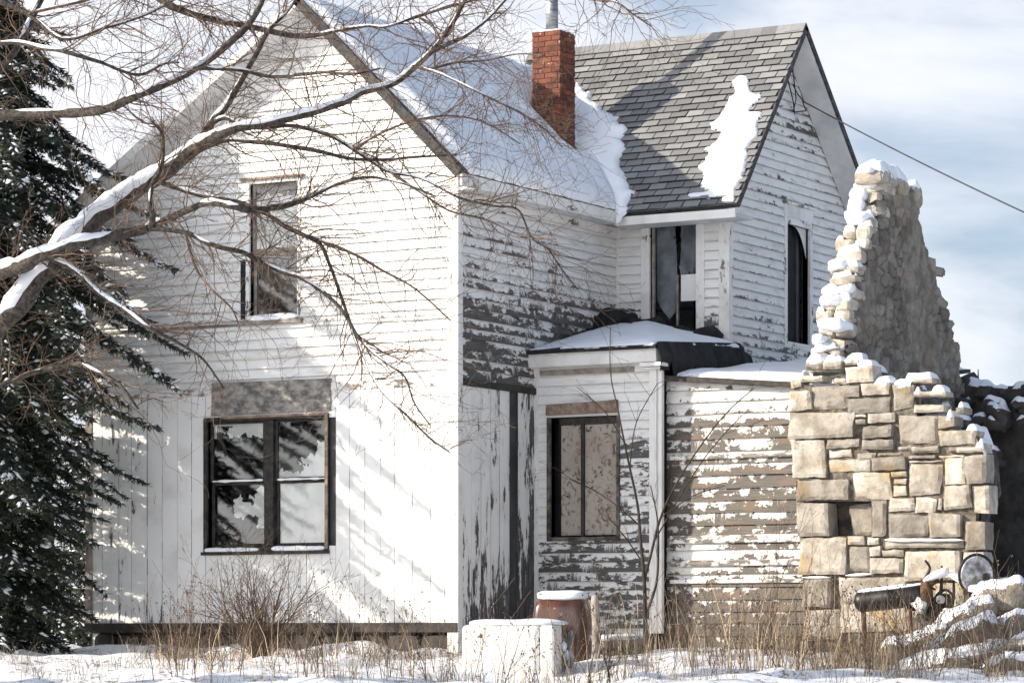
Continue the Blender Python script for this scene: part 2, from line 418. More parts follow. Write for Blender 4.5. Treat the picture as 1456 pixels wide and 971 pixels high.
def vboards(name, m, parent, P, u0, u1, zb, zt, wear, seed=0, w=.19, gap=.004, skip=(), holes=(), out=.02, ragged=0.0):
    rg = random.Random(seed); mb = MB(); u = u0; k = 0
    while u < u1 - .01:
        ww = min(w * rg.uniform(.85, 1.15), u1 - u); a, b = u + gap / 2, u + ww - gap / 2; o = out + rg.uniform(-.003, .003)
        if not any(s0 < (a + b) / 2 < s1 for s0, s1 in skip):
            lo = zb + (rg.random() ** 2) * ragged; pieces = [(lo, zt)]
            for h in holes:
                if h[0] < b and h[1] > a:
                    pieces = [q for p in pieces for q in ((p[0], min(p[1], h[2])), (max(p[0], h[3]), p[1])) if q[1] - q[0] > .01]
            for (z0, z1) in pieces:
                aa, bb = a, b
                nseg = max(1, int((z1 - z0) / .2))
                for i in range(nseg):
                    q0 = z0 + (z1 - z0) * i / nseg; q1 = z0 + (z1 - z0) * (i + 1) / nseg
                    wv = [wear(a, q0), wear(b, q0), wear(b, q1), wear(a, q1)]
                    uv = [(q0 + k * 1.3, k * 1.7), (q0 + k * 1.3, k * 1.7 + ww), (q1 + k * 1.3, k * 1.7 + ww), (q1 + k * 1.3, k * 1.7)]
                    mb.quad([P(a, q0, o), P(b, q0, o), P(b, q1, o), P(a, q1, o)], uv, wv)
                    for e, sg in ((a, 1), (b, 0)):
                        pts = [P(e, q0, 0), P(e, q0, o), P(e, q1, o), P(e, q1, 0)]
                        mb.quad(pts if sg else pts[::-1], [uv[0]] * 4, min(1, wv[0] + .3))
                mb.quad([P(a, z0, 0), P(b, z0, 0), P(b, z0, o), P(a, z0, o)], None, .6)
        u += ww; k += 1
    return mb.build(name, m, parent)
def trimbox(mb, P, u0, u1, z0, z1, o0, o1, a=.3):
    """a board on a wall: u/z rectangle between two offsets; UV along its length"""
    c = [P(u, z, o) for u in (u0, u1) for z in (z0, z1) for o in (o0, o1)]
    L = abs(u1 - u0); Hh = abs(z1 - z0); s = ru(0, 20)
    def uv(u, z): return (s + u, s + z) if L > Hh else (s + z, s + u)
    I = lambda i, j, k: c[i * 4 + j * 2 + k]
    A = [mb.vert(p, a) for p in c]
    def fc(idx, uvs): mb.face([A[i * 4 + j * 2 + k] for (i, j, k) in idx], [uv(*q) for q in uvs])
    fc([(0, 0, 1), (1, 0, 1), (1, 1, 1), (0, 1, 1)], [(u0, z0), (u1, z0), (u1, z1), (u0, z1)])
    fc([(0, 0, 0), (0, 1, 0), (1, 1, 0), (1, 0, 0)], [(u0, z0), (u0, z1), (u1, z1), (u1, z0)])
    fc([(0, 0, 0), (1, 0, 0), (1, 0, 1), (0, 0, 1)], [(u0, z0), (u1, z0), (u1, z0 + .03), (u0, z0 + .03)])
    fc([(0, 1, 0), (0, 1, 1), (1, 1, 1), (1, 1, 0)], [(u0, z1), (u0, z1 + .03), (u1, z1 + .03), (u1, z1)])
    fc([(0, 0, 0), (0, 0, 1), (0, 1, 1), (0, 1, 0)], [(u0, z0), (u0 + .03, z0), (u0 + .03, z1), (u0, z1)])
    fc([(1, 0, 0), (1, 1, 0), (1, 1, 1), (1, 0, 1)], [(u1, z0), (u1, z1), (u1 + .03, z1), (u1 + .03, z0)])
def wallsheet(name, m, parent, P, poly, holes, o=-.0):
    """flat backing of a wall, with its openings left open, cut in strips"""
    mb = MB(); zs = sorted(set([p[1] for p in poly] + [z for h in holes for z in (h[2], h[3])]))
    def span(z):
        xs = []
        for i in range(len(poly)):
            (ax, az), (bx, bz) = poly[i], poly[(i + 1) % len(poly)]
            if abs(az - bz) > 1e-9 and min(az, bz) <= z <= max(az, bz): xs.append(ax + (bx - ax) * (z - az) / (bz - az))
        return min(xs), max(xs)
    for za, zb in zip(zs[:-1], zs[1:]):
        sa = span(za + 1e-5); sb = span(zb - 1e-5); zm = (za + zb) / 2; la, lb = sa[0], sb[0]
        for h in sorted([h for h in holes if h[2] < zm < h[3]]):
            mb.quad([P(la, za, o), P(h[0], za, o), P(h[0], zb, o), P(lb, zb, o)]); la = lb = h[1]
        mb.quad([P(la, za, o), P(sa[1], za, o), P(sb[1], zb, o), P(lb, zb, o)])
    ob = mb.build(name, m, parent)
    s = ob.modifiers.new('thickness', 'SOLIDIFY'); s.thickness = .09; s.offset = -1
    return ob
def sheet(name, m, parent, P, u0, u1, z0, z1, o, keep, wave=.02, res=.011):
    """thin hanging cloth or paper, torn where keep() says so"""
    mb = MB(); nu = max(2, int((u1 - u0) / res)); nv = max(2, int((z1 - z0) / res)); ids = {}
    for i in range(nu + 1):
        for j in range(nv + 1):
            u = u0 + (u1 - u0) * i / nu; z = z0 + (z1 - z0) * j / nv
            ids[i, j] = mb.vert(P(u, z, o + wave * noise.noise(Vector((u * 7, z * 1.5, o * 9)))))
    for i in range(nu):
        for j in range(nv):
            fu = (i + .5) / nu; fv = (j + .5) / nv; fu_ = fu
            if keep(fu, fv, noise.noise(Vector((fu * 7 + u0, fv * 7 + z0, 3))) + .5 * noise.noise(Vector((fu * 17, fv * 17 + u0, 9)))):
                mb.face([ids[i, j], ids[i + 1, j], ids[i + 1, j + 1], ids[i, j + 1]])
    par = {}
    def find(a):
        while par.setdefault(a, a) != a: par[a] = par[par[a]]; a = par[a]
        return a
    for f in mb.f:
        for q in f[1:]: par[find(q)] = find(f[0])
    cnt = {}
    for f in mb.f: cnt[find(f[0])] = cnt.get(find(f[0]), 0) + 1
    big = [c for c in sorted(cnt, key=lambda c: -cnt[c]) if cnt[c] >= 160][:6]
    fs = mb.f
    for c in big:      # one object for every hanging scrap
        mb.f = [f for f in fs if find(f[0]) == c]; used = sorted({q for f in mb.f for q in f}); ren = {q: i for i, q in enumerate(used)}
        p = MB(); p.v = [mb.v[q] for q in used]; p.a = [0.0] * len(used)
        for f in mb.f: p.face([ren[q] for q in f])
        p.build(name, m, parent, smooth=True)

# ------------------------------------------------------------------ terrain
def hterr(x, y):
    p = Vector((x, y, 0)); D = depth(p); lat = (p - CAM).dot(RV)
    t = 36.4 - D
    z = -.045 * t if t > 0 else -.0
    z = -.045 * (t + math.sqrt(t * t + .6)) / 2 if t < 60 else -.045 * t
    if D > 24 and D < 60:
        z += .05 * noise.noise(Vector((x * .8, y * .8, 0))) + .045 * noise.noise(Vector((x * 2.3, y * 2.3, 4))) + .03 * abs(noise.noise(Vector((x * 5.5, y * 5.5, 7))))
        px = 728 + F * lat / max(D, 1)
        z += .42 * math.exp(-((px - 1500) / 170) ** 2) * math.exp(-((D - 36.3) / 1.9) ** 2)
        if -7 < x < .2: z += .20 * math.exp(-((y + .15) / .55) ** 2) * (.6 + .5 * noise.noise(Vector((x * 1.1, 3, 0)))) * min(1, max(0, (.25 - x) / .5))
        z -= .32 * math.exp(-((px - 745) / 120) ** 2) * math.exp(-((D - 33.4) / 1.3) ** 2)
        z += .10 * max(0, noise.noise(Vector((x * 1.9, y * 1.9, 8)))) 
        z += .10 * math.exp(-((px - 1010) / 140) ** 2) * math.exp(-((D - 36.6) / 1.2) ** 2)
    return z
def build_ground():
    mb = MB()
    ext = [-400, -200, -110, -60, -36]; 
    xs = ext + list(np.arange(-24, -9, 1.5)) + list(np.arange(-9, 15.01, .14)) + [17, 20, 25, 36, 60, 110, 200, 400]
    ys = [-400, -200, -110, -70, -50, -40, -32, -26, -20, -16, -13, -11] + list(np.arange(-10, 4.5, .14)) + [5, 6, 8, 10, 14, 20, 30, 50, 90, 160, 300, 600]
    ids = [[mb.vert((x, y, hterr(x, y))) for y in ys] for x in xs]
    for i in range(len(xs) - 1):
        for j in range(len(ys) - 1): mb.face([ids[i][j], ids[i + 1][j], ids[i + 1][j + 1], ids[i][j + 1]])
    return tag(mb.build('ground', M['ground'], smooth=True), 'snow covered weedy ground around the old house', 'ground', kind='structure')
build_ground()

# ------------------------------------------------------------------ the house
YP = 1.9            # porch front
XW = 1.667; YW = 4.082   # wing corner
RX, RZ, RA, RB = -2.04, 8.20, .985, .66   # front ridge; right and left pitch
YF = -.44           # gable overhang
WY, WZ, WA, WB = 5.619, 8.448, 1.253, .97 # wing ridge and pitches
XO = 2.07
def zR(x): return RZ - RA * (x - RX)
def zL(x): return RZ - RB * (RX - x)
PF = lambda u, z, o=0.0: Vector((u, -o, z))            # front wall, normal -Y
PS = lambda u, z, o=0.0: Vector((o, u, z))             # side wall x=0, normal +X (u = y)
PW = lambda u, z, o=0.0: Vector((u, YW - o, z))        # wing front
PG = lambda u, z, o=0.0: Vector((XW + o, u, z))        # wing gable end (u = y)
PP = lambda u, z, o=0.0: Vector((u, YP - o, z))        # porch front
YL = YP + .16
PL = lambda u, z, o=0.0: Vector((u, YL - o, z))        # lean-to front

H = empty('farmhouse', (-1.5, 3, 0), 'abandoned two storey white clapboard farmhouse with peeling paint and steep roofs', 'house')

# openings (x0,x1,z0,z1) read off the photograph onto each wall plane
def rectY(x0, x1, yt, yb, y):
    xm, ym = (x0 + x1) / 2, (yt + yb) / 2
    return (onY(x0, ym, y).x, onY(x1, ym, y).x, onY(xm, yb, y).z, onY(xm, yt, y).z)
def rectX(x0, x1, yt, yb, x):
    xm, ym = (x0 + x1) / 2, (yt + yb) / 2
    return (onX(x0, ym, x).y, onX(x1, ym, x).y, onX(xm, yb, x).z, onX(xm, yt, x).z)
W1 = rectY(296, 464, 597, 777, 0)        # lower double window
W2 = rectY(356, 424, 260, 452, 0)        # upper window
W3 = rectY(925, 991, 317, 471, YW)       # wing window
W4 = rectX(1117, 1149, 322, 488, XW)     # gable end window
W5 = rectY(784, 878, 592, 763, YP)       # boarded porch window
ZB = onY(650, 539).z                      # where the lapped boards start
ZS = .42                                  # sill height of the front wall

def nzw(u, z, s, o): return noise.noise(Vector((u * s, z * s, o)))
def wear_front(u, z): return .10 + .07 * nzw(u, z, .8, 1) + (.12 if z < ZB + .25 else 0)
def wear_side(u, z):
    w = .28 + .35 * max(0, min(1, (5.45 - z) / 1.5)) + .12 * nzw(u, z, 1.2, 4) + .02 * (4 - u)
    if u > 2.3: w += .30 * max(0, min(1, (4.66 - z) / .4))
    if u > 2.6 and z > 4.9: w -= .16
    return min(1.0, w)
def wear_wing(u, z): return .12 + .85 * max(0, min(1, (4.85 - z) / .75)) + .12 * nzw(u, z, 2, 7)
def wear_gable(u, z): return .30 + .34 * max(0, min(1, (4.9 - z) / 1.2)) + .24 * max(0, 1 - abs(z - 7.3) / .5) + .10 * nzw(u, z, 1.4, 2)
def wear_porch(u, z):
    t = max(0, min(1, (3.05 - z) / .35)); s = max(0, min(1, (u - .9) / .3)) if z > 1.5 else 1
    return .08 + .48 * t * s + (.06 if z < 1.5 else 0) + .08 * nzw(u, z, 2, 3)
def wear_lean(u, z):
    t = z - 1.0
    band = .38 if z > 2.95 else (.72 if z > 2.6 else .58 if z > 2.25 else .79 if z > 1.35 else .55 if z > .95 else .80)
    return band + .15 * nzw(u, z, 1.5, 5)

gap = .02
front_poly = [(-5.65, ZB), (0, ZB), (0, zR(0) - .10), (RX, RZ - .10), (-5.65, zL(-5.65) - .10)]
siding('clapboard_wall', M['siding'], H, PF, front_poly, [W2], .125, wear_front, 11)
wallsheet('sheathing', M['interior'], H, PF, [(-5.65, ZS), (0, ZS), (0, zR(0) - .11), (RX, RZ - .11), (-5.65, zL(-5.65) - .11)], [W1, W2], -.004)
vboards('board_wall', M['vboard'], H, PF, -5.65, -.12, ZS, ZB - .02, lambda u, z: .19 + .22 * max(0, min(1, (-3.6 - u) / 1.5)) + .22 * max(0, .9 - z) + .06 * nzw(u, z, 1.5, 8), 5, .24, .007, holes=[W1])
SIDE_B = ZB + .02
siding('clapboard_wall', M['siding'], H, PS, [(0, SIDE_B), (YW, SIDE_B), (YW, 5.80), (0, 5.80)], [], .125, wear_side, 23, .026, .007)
wallsheet('sheathing', M['interior'], H, PS, [(0, ZS), (YW, ZS), (YW, 5.82), (0, 5.82)], [], -.004)
vboards('board_wall', M['vboard'], H, PS, .10, 1.24, .10, SIDE_B - .07, lambda u, z: .42 + .30 * max(0, min(1, (1.9 - z) / 1.5)) + .22 * max(0, min(1, (u - 1.1) / .5)) + .1 * nzw(u, z, 1.2, 3), 9, .21, .006, ragged=.25)
vboards('board_wall', M['vboard'], H, PS, 1.45, 2.1, .10, SIDE_B - .07, lambda u, z: .42 + .30 * max(0, min(1, (1.9 - z) / 1.5)) + .22 * max(0, min(1, (u - 1.1) / .5)) + .1 * nzw(u, z, 1.2, 3), 9, .21, .006, ragged=.25)
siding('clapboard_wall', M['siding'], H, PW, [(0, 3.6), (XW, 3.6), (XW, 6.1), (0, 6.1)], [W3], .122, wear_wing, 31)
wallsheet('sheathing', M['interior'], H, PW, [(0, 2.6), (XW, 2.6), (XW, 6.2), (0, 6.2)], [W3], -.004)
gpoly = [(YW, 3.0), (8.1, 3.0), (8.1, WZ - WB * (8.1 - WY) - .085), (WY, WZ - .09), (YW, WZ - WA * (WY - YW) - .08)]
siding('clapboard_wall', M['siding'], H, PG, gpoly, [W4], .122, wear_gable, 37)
wallsheet('sheathing', M['interior'], H, PG, gpoly, [W4], -.004)
# rear and hidden left walls, floors and partitions close the shell
mb = MB()
mb.box((-5.65, .09, .30), (-.1, 4.0, .42)); mb.box((-5.6, .1, 3.30), (-.1, 4.0, 3.42)); mb.box((-5.6, 1.9, .42), (-.1, 1.98, 6.0)); mb.box((-5.6, .1, 5.9), (-.1, 1.9, 5.98))
mb.box((-.0, 6.4, 2.6), (1.57, 6.48, 6.4)); mb.box((-.1, YW + .1, 3.3), (1.57, 8.0, 3.4)); mb.box((-.1, YW + .1, 6.0), (1.57, 8.0, 6.08))
mb.build('interior_wall', M['interior'], H)
mb = MB(); mb.box((-5.65, .1, .0), (-5.55, 8.1, zL(-5.65) - .16)); mb.box((-5.55, 8.0, 0), (1.58, 8.1, 6.0)); mb.build('wall', M['siding'], H)
# foundation
mb = MB(); rg = random.Random(3); x = -5.6
while x < -.1:
    w = rg.uniform(.3, .6); lump(mb, (x + w / 2, .17, .12), (w / 2 - .01, .16, .17), 6, 4, .02, 5, seed=x, a=rg.random())
    x += w
mb.box((-5.6, .16, -.3), (-.05, .4, .3)); y = .2
while y < 4:
    w = rg.uniform(.3, .6); lump(mb, (-.16, y + w / 2, .1), (.16, w / 2 - .01, .2), 6, 4, .02, 5, seed=y, a=rg.random()); y += w
mb.build('foundation', M['darkstone'], H)
mb = MB(); trimbox(mb, PF, -5.68, .03, ZS - .11, ZS + .012, .0, .045, .75); mb.build('sill_beam', M['darkwood'], H, bevel=.01)
# corner boards
mb = MB(); trimbox(mb, PF, -.12, .036, .02, zR(0) - .16, .0, .036, .30); mb.build('corner_board', M['trim'], H, bevel=.004)
mb = MB(); trimbox(mb, PS, .0, .085, .02, 5.74, .0, .033, .36); mb.build('corner_board', M['trim'], H, bevel=.004)
mb = MB(); trimbox(mb, PF, -5.67, -5.56, .3, zL(-5.65) - .15, .0, .034, .7); mb.build('corner_board', M['wood'], H, bevel=.004)
mb = MB(); trimbox(mb, PW, XW - .12, XW + .034, 3.2, 6.16, .0, .034, .34); mb.build('corner_board', M['trim'], H, bevel=.004)
mb = MB(); trimbox(mb, PG, YW + .002, YW + .10, 3.2, 6.2, .0, .032, .42); mb.build('corner_board', M['trim'], H, bevel=.004)
mb = MB(); trimbox(mb, PW, .028, .07, 3.7, 6.0, .0, .03, .22); mb.build('corner_board', M['trim'], H, bevel=.003)
# belt boards across the front
for (py0, th, a, o) in ((443, .030, .55, .045), (488, .055, .35, .04), (536, .10, .55, .036)):
    zc = onY(640, py0).z; mb = MB()
    if py0 == 443:
        trimbox(mb, PF, -5.56, W2[0] - .12, zc - th, zc + th * .2, .0, o, .9); trimbox(mb, PF, W2[1] + .1, -.124, zc - th, zc, .0, o, .4)
    else: trimbox(mb, PF, -5.56, -.124, zc - th, zc + (.02 if py0 == 488 else .0), .0, o, a)
    mb.build('belt_board', M['trim'], H, bevel=.006)
# side-wall sill board between lapping and vertical boards
mb = MB(); trimbox(mb, PS, .09, 2.0, SIDE_B - .09, SIDE_B - .005, .0, .05, .95); mb.build('belt_board', M['darkwood'], H, bevel=.006)

# roofs --------------------------------------------------------------
def slab(name, m, pts, th, parent, nrm):
    mb = MB(); mb.prism([Vector(p) for p in pts], Vector(nrm) * -th); return mb.build(name, m, parent, recalc=True)
nR = Vector((RA, 0, 1)).normalized(); nL = Vector((-RB, 0, 1)).normalized(); nW = Vector((0, -WA, 1)).normalized(); nB = Vector((0, WB, 1)).normalized()
XE = .315; XL = -6.0; YB = 8.3
YV = WY - (WZ - 0) * 0
def yV(x): return WY - (WZ - zR(x)) / WA      # valley: where the two slopes meet
YE = WY - (WZ - zR(XE)) / WA
front_roof = slab('roof', M['edge'], [(RX, YF, RZ), (XE, YF, zR(XE)), (XE, YE, zR(XE)), (RX, yV(RX), RZ)], .07, H, nR)
slab('roof', M['edge'], [(RX, YF, RZ), (RX, 7.9, RZ), (XL, 7.9, zL(XL)), (XL, YF, zL(XL))], .07, H, nL)
# soffits of the front gable overhang and eaves, hung under the slabs
def soff(pts, n, d0=.078, th=.022, name='soffit', m=None): return slab(name, m or M['soffit'], [Vector(p) - n * d0 for p in pts], th, H, n)
soff([(RX - .02, YF + .01, zL(RX - .02)), (RX - .02, -.026, zL(RX - .02)), (XL, -.026, zL(XL)), (XL, YF + .01, zL(XL))], nL)
soff([(RX + .02, YF + .01, zR(RX + .02)), (XE, YF + .01, zR(XE)), (XE, -.026, zR(XE)), (RX + .02, -.026, zR(RX + .02))], nR)
# rake boards
def rake(name, m, a, b, n, off, wd, yth):
    a, b = Vector(a), Vector(b); mb = MB(); mb.prism([a - n * off, b - n * off, b - n * (off + wd), a - n * (off + wd)], yth); return mb.build(name, m, H, recalc=True)
rake('rake_board', M['trim'], (RX, YF - .022, RZ), (XL, YF - .022, zL(XL)), nL, .004, .10, (0, .02, 0))
rake('rake_board', M['edge'], (RX, YF - .022, RZ), (XE + .01, YF - .022, zR(XE + .01)), nR, -.01, .12, (0, .02, 0))
mb = MB(); mb.box((XE - .015, YF, zR(XE) - .20), (XE + .022, YE + .05, zR(XE) - .05), .25); mb.build('eave_board', M['trim'], H, bevel=.006)
mb = MB(); mb.box((.0, -.03, zR(XE) - .19), (XE - .016, YE + .1, zR(XE) - .15), .2); mb.build('eave_soffit', M['soffit'], H)
mb = MB(); mb.box((.028, .09, zR(XE) - .30), (.055, YW - .03, zR(XE) - .192), .3); mb.build('frieze_board', M['trim'], H, bevel=.004)
# wing roof deck and shingles
YFE = 3.512; ZFE = WZ - WA * (WY - YFE)
slab('roof', M['edge'], [(-2.2, WY, WZ), (-2.2, YFE + 1.9, WZ - WA * (WY - YFE - 1.9)), (XE - .3, YFE, ZFE), (XO, YFE, ZFE), (XO, WY, WZ)], .06, H, nW)
YRE = 8.45
slab('roof', M['edge'], [(-2.2, WY, WZ), (XO, WY, WZ), (XO, YRE, WZ - WB * (YRE - WY)), (-2.2, YRE, WZ - WB * (YRE - WY))], .06, H, nB)
mb = MB(); rg = random.Random(5); S = Vector((0, -1, -WA)).normalized(); Ls = math.hypot(WY - YFE, WA * (WY - YFE)); rows = 27; ex = Ls / rows
for k in range(rows + 1):
    d0 = k * ex; d1 = d0 + ex * 1.02; off = (.5 if k % 2 else 0) + rg.uniform(-.03, .03); tw = .25; x = -2.2 + off * tw
    while x < XO:
        x0 = max(x, -2.2); x1 = min(x + tw * (1 if rg.random() < .9 else .97) - .014, XO + .012)
        yc = WY + S.y * (d0 + d1) / 2
        if x1 - x0 > .03 and yc > yV((x0 + x1) / 2) - .35:
            j = rg.uniform(-.006, .008); l0 = .004; l1 = .026 + rg.uniform(0, .009)
            e = rg.uniform(-.006, .006)
            dd1 = min(d1 + j, Ls + .02)
            a = Vector((x0, WY, WZ)) + S * d0; b = Vector((x1, WY, WZ)) + S * d0
            c = Vector((x1, WY, WZ)) + S * (dd1 + e); d = Vector((x0, WY, WZ)) + S * (dd1 - e)
            mb.prism([a + nW * l0, d + nW * l1, c + nW * l1, b + nW * l0], -nW * .006 + S * .0, rg.random() ** 1.3)
        x += tw
for i in range(20):   # ridge caps
    x0 = -2.2 + i * .215; mb.prism([(x0, WY - .10, WZ - .10 * WA + .03), (min(x0 + .212, XO + .01), WY - .10, WZ - .10 * WA + .03), (min(x0 + .212, XO + .01), WY, WZ + .032), (x0, WY, WZ + .032)], nW * .012, rg.random())
    mb.prism([(x0, WY, WZ + .032), (min(x0 + .212, XO + .01), WY, WZ + .032), (min(x0 + .212, XO + .01), WY + .1, WZ - .1 * WB + .03), (x0, WY + .1, WZ - .1 * WB + .03)], nB * .012, rg.random())
mb.build('roof_shingle', M['shingle'], H, recalc=True)
# wing eave, soffit of the gable end
mb = MB(); mb.box((XE - .01, YFE - .006, ZFE - .17), (XO - .02, YFE + .03, ZFE - .055), .2); mb.build('eave_board', M['trim'], H, bevel=.006)
mb = MB(); mb.box((XE - .05, YFE + .03, ZFE - .15), (XO - .03, YW - .03, ZFE - .10)); mb.build('eave_soffit', M['soffit'], H)
soff([(XW + .03, WY + .01, WZ - .01), (XO - .006, WY + .01, WZ - .01), (XO - .006, YRE, WZ - WB * (YRE - WY)), (XW + .03, YRE, WZ - WB * (YRE - WY))], nB, .062)
soff([(XW + .03, WY - .01, WZ - .012), (XW + .03, YFE + .05, ZFE + .06), (XO - .006, YFE + .05, ZFE + .06), (XO - .006, WY - .01, WZ - .012)], nW, .062)
def rake2(name, m, a, b, n, off, wd): 
    a, b = Vector(a), Vector(b); mb = MB(); mb.prism([a - n * off, b - n * off, b - n * (off + wd), a - n * (off + wd)], (.018, 0, 0)); return mb.build(name, m, H, recalc=True)
rake2('rake_board', M['edge'], (XO + .002, WY, WZ), (XO + .002, YFE, ZFE), nW, -.012, .075)
rake2('rake_board', M['edge'], (XO + .002, WY, WZ), (XO + .002, YRE, WZ - WB * (YRE - WY)), nB, -.012, .075)
# snow on the roofs --------------------------------------------------
def roof_snow(name, Pfun, poly, th, res, rag, label, edge=.16, avoid=None, rows=0.0):
    xs = [p[0] for p in poly]; ys = [p[1] for p in poly]; mb = MB(); ids = {}
    nx = int((max(xs) - min(xs) + .4) / res); ny = int((max(ys) - min(ys) + .4) / res); x0 = min(xs) - .2; y0 = min(ys) - .2
    sd = {}
    for i in range(nx + 1):
        for j in range(ny + 1):
            x, y = x0 + i * res, y0 + j * res
            d = dpoly(x, y, poly) * (1 if inpoly(x, y, poly) else -1)
            d += rag * (noise.noise(Vector((x * 5, y * 9, th * 10))) + .6 * noise.noise(Vector((x * 13, y * 19, 2)))) 
            if rows: d += rows * noise.noise(Vector((x * 2.5, math.floor(y / .0815) * 3.7, 5))) + rows * .12
            if avoid:
                ox = max(avoid[0] - x, x - avoid[1], avoid[2] - y, y - avoid[3]); d = min(d, ox + .03 * noise.noise(Vector((x * 6, y * 6, 0))))
            sd[i, j] = d
    for i in range(1, nx):
        for j in range(1, ny):
            x, y = x0 + i * res, y0 + j * res; d = sd[i, j]
            if d > -res * 1.5:
                if d < 0:
                    gx, gy = (sd[i + 1, j] - sd[i - 1, j]) / (2 * res), (sd[i, j + 1] - sd[i, j - 1]) / (2 * res); g2 = max(.3, gx * gx + gy * gy)
                    mv = min(1.4 * res, -d / g2); x += gx * mv; y += gy * mv
                h = -.012 if d <= 0 else th * min(1, (d / edge)) ** .5 * (1 + .35 * noise.noise(Vector((x * 1.7, y * 1.7, 1))) + .16 * noise.noise(Vector((x * 5, y * 5, 4))))
                ids[i, j] = mb.vert(Pfun(x, y, h))
    for i in range(nx):
        for j in range(ny):
            q = [(i, j), (i + 1, j), (i + 1, j + 1), (i, j + 1)]
            if all(k in ids for k in q) and sum(sd[k] > 0 for k in q) > 0: mb.face([ids[k] for k in q])
    o = mb.build(name, M['snow'], smooth=True); return tag(o, label, 'snow', 'snow lying on the roofs', 'stuff')
def PRS(x, y, h): return Vector((x, y, zR(x))) + nR * h
vx = [XE + .02 - i * (XE + .02 - RX) / 8 for i in range(9)]
roof_snow('roof_snow', PRS, [(RX - .02, YF + .03), (XE + .03, YF + .16), (XE + .03, yV(XE))] + [(x, yV(x) + .05) for x in vx[1:]], .13, .04, .012, 'smooth snow sheet on the front roof slope around the brick chimney', .16, (-.875 - .25, -.875 + .33, 3.965 - .30, 3.965 + .23))
def wp(px, py): q = onP(px, py, nW, nW.dot(Vector((0, WY, WZ)))); return (q.x, q.y)
def PWS(x, y, h): return Vector((x, y, WZ - WA * (WY - y))) + nW * (h + .02)
vp = [wp(*p) for p in ((822, 118), (832, 135), (845, 150), (870, 163), (893, 180), (884, 196), (890, 212), (882, 232), (890, 255), (896, 280), (891, 303))]
vy = [(x, yV(x) - .12) for x in (XE + .1, 0, -.5, -1.0, -1.4)]
roof_snow('roof_snow', PWS, vp + vy, .10, .035, .05, 'ragged snow edge in the valley between the brick chimney and grey shingles', .12, None, .065)
pp = [wp(*p) for p in ((1055, 112), (1079, 140), (1068, 158), (1078, 166), (1075, 195), (1060, 215), (1067, 232), (1050, 262), (1040, 276), (1015, 284), (988, 270), (1004, 255), (1000, 235), (1008, 213), (1026, 195), (1012, 178), (1030, 160), (1042, 125))]
roof_snow('roof_snow', PWS, pp, .045, .03, .045, 'long isolated snow patch on the grey shingles near the gable edge', .10, None, .11)
pp = [wp(*p) for p in ((1028, 281), (1046, 276), (1044, 287), (1026, 288))]
roof_snow('roof_snow', PWS, pp, .03, .02, .02, 'tiny snow scrap at the shingle corner above the eave', .05)

# chimney ------------------------------------------------------------
cx, cy, cw = -.875, 3.965, .215; zt = 8.36; mb = MB(); rg = random.Random(9); z = 6.3; k = 0; bl = .2; bh = .062
while z < zt - .01:
    for (ax, sg) in (('y', -1), ('y', 1), ('x', -1), ('x', 1)):
        u = -cw + (-.1 if k % 2 else 0)
        while u < cw - .005:
            u0, u1 = max(u, -cw + .003), min(u + bl - .008, cw - .003)
            if u1 - u0 > .03:
                pr = rg.uniform(-.003, .004); w = rg.random()
                if ax == 'y': lo = (cx + u0, cy + (sg * cw - .05 if sg > 0 else -cw - pr), z); hi = (cx + u1, cy + (sg * cw + pr if sg > 0 else -cw + .05), z + bh)
                else: lo = (cx + (sg * cw - .05 if sg > 0 else -cw - pr), cy + u0 + .002, z + .001); hi = (cx + (sg * cw + pr if sg > 0 else -cw + .05), cy + u1 - .002, z + bh - .001)
                mb.box(lo, hi, w)
            u += bl
    z += bh + .009; k += 1
ch = mb.build('chimney', M['brick'], H, bevel=.004)
mb = MB(); mb.box((cx - cw + .008, cy - cw + .008, 6.3), (cx + cw - .008, cy + cw - .008, zt - .02)); mb.build('mortar_core', M['mortar'], ch)
mb = MB(); c0 = Vector((cx - .03, cy, 0)); mb.tube([c0 + UP * q for q in (8.3, 8.6, 8.62, 8.64, 9.1, 9.75)], [.085, .083, .092, .083, .083, .083], 16); mb.build('flue_pipe', M['flue'], ch, smooth=True)
mb = MB(); lump(mb, (cx + .02, cy, zt - .005), (.2, .2, .035), 3, 6, .02, 6); mb.build('snow_cap', M['snow'], ch, smooth=True)

# windows --------------------------------------------------------------
def frame_boxes(mb, P, r, w, o0, o1, a=.5, bottom=True):
    u0, u1, z0, z1 = r
    trimbox(mb, P, u0 - w, u0, z0 - (w if bottom else 0), z1 + w, o0, o1, a); trimbox(mb, P, u1, u1 + w, z0 - (w if bottom else 0), z1 + w, o0, o1, a)
    trimbox(mb, P, u0, u1, z1, z1 + w, o0, o1 + .002, a)
    if bottom: trimbox(mb, P, u0, u1, z0 - w, z0, o0, o1 + .002, a)
def glass(P, r, o, parent, m=None):
    mb = MB(); u0, u1, z0, z1 = r; mb.prism([P(u0, z0, o), P(u1, z0, o), P(u1, z1, o), P(u0, z1, o)], P(0, 0, -.004) - P(0, 0, 0)); return mb.build('pane', m or M['glass'], parent)
def snowbar(P, u0, u1, z, o, parent, h=.02, d=.04):
    mb = MB(); c = (P(u0, z, o) + P(u1, z, o)) / 2; hv = P(u1, z, o) - P(u0, z, o)
    half = (abs(hv.x) / 2 if abs(hv.x) > .05 else d, abs(hv.y) / 2 if abs(hv.y) > .05 else d, h)
    lump(mb, c + UP * h * .5, half, 3.2, 9, .012, 7, seed=u0 * 3); return mb.build('snow', M['snow'], parent, smooth=True)

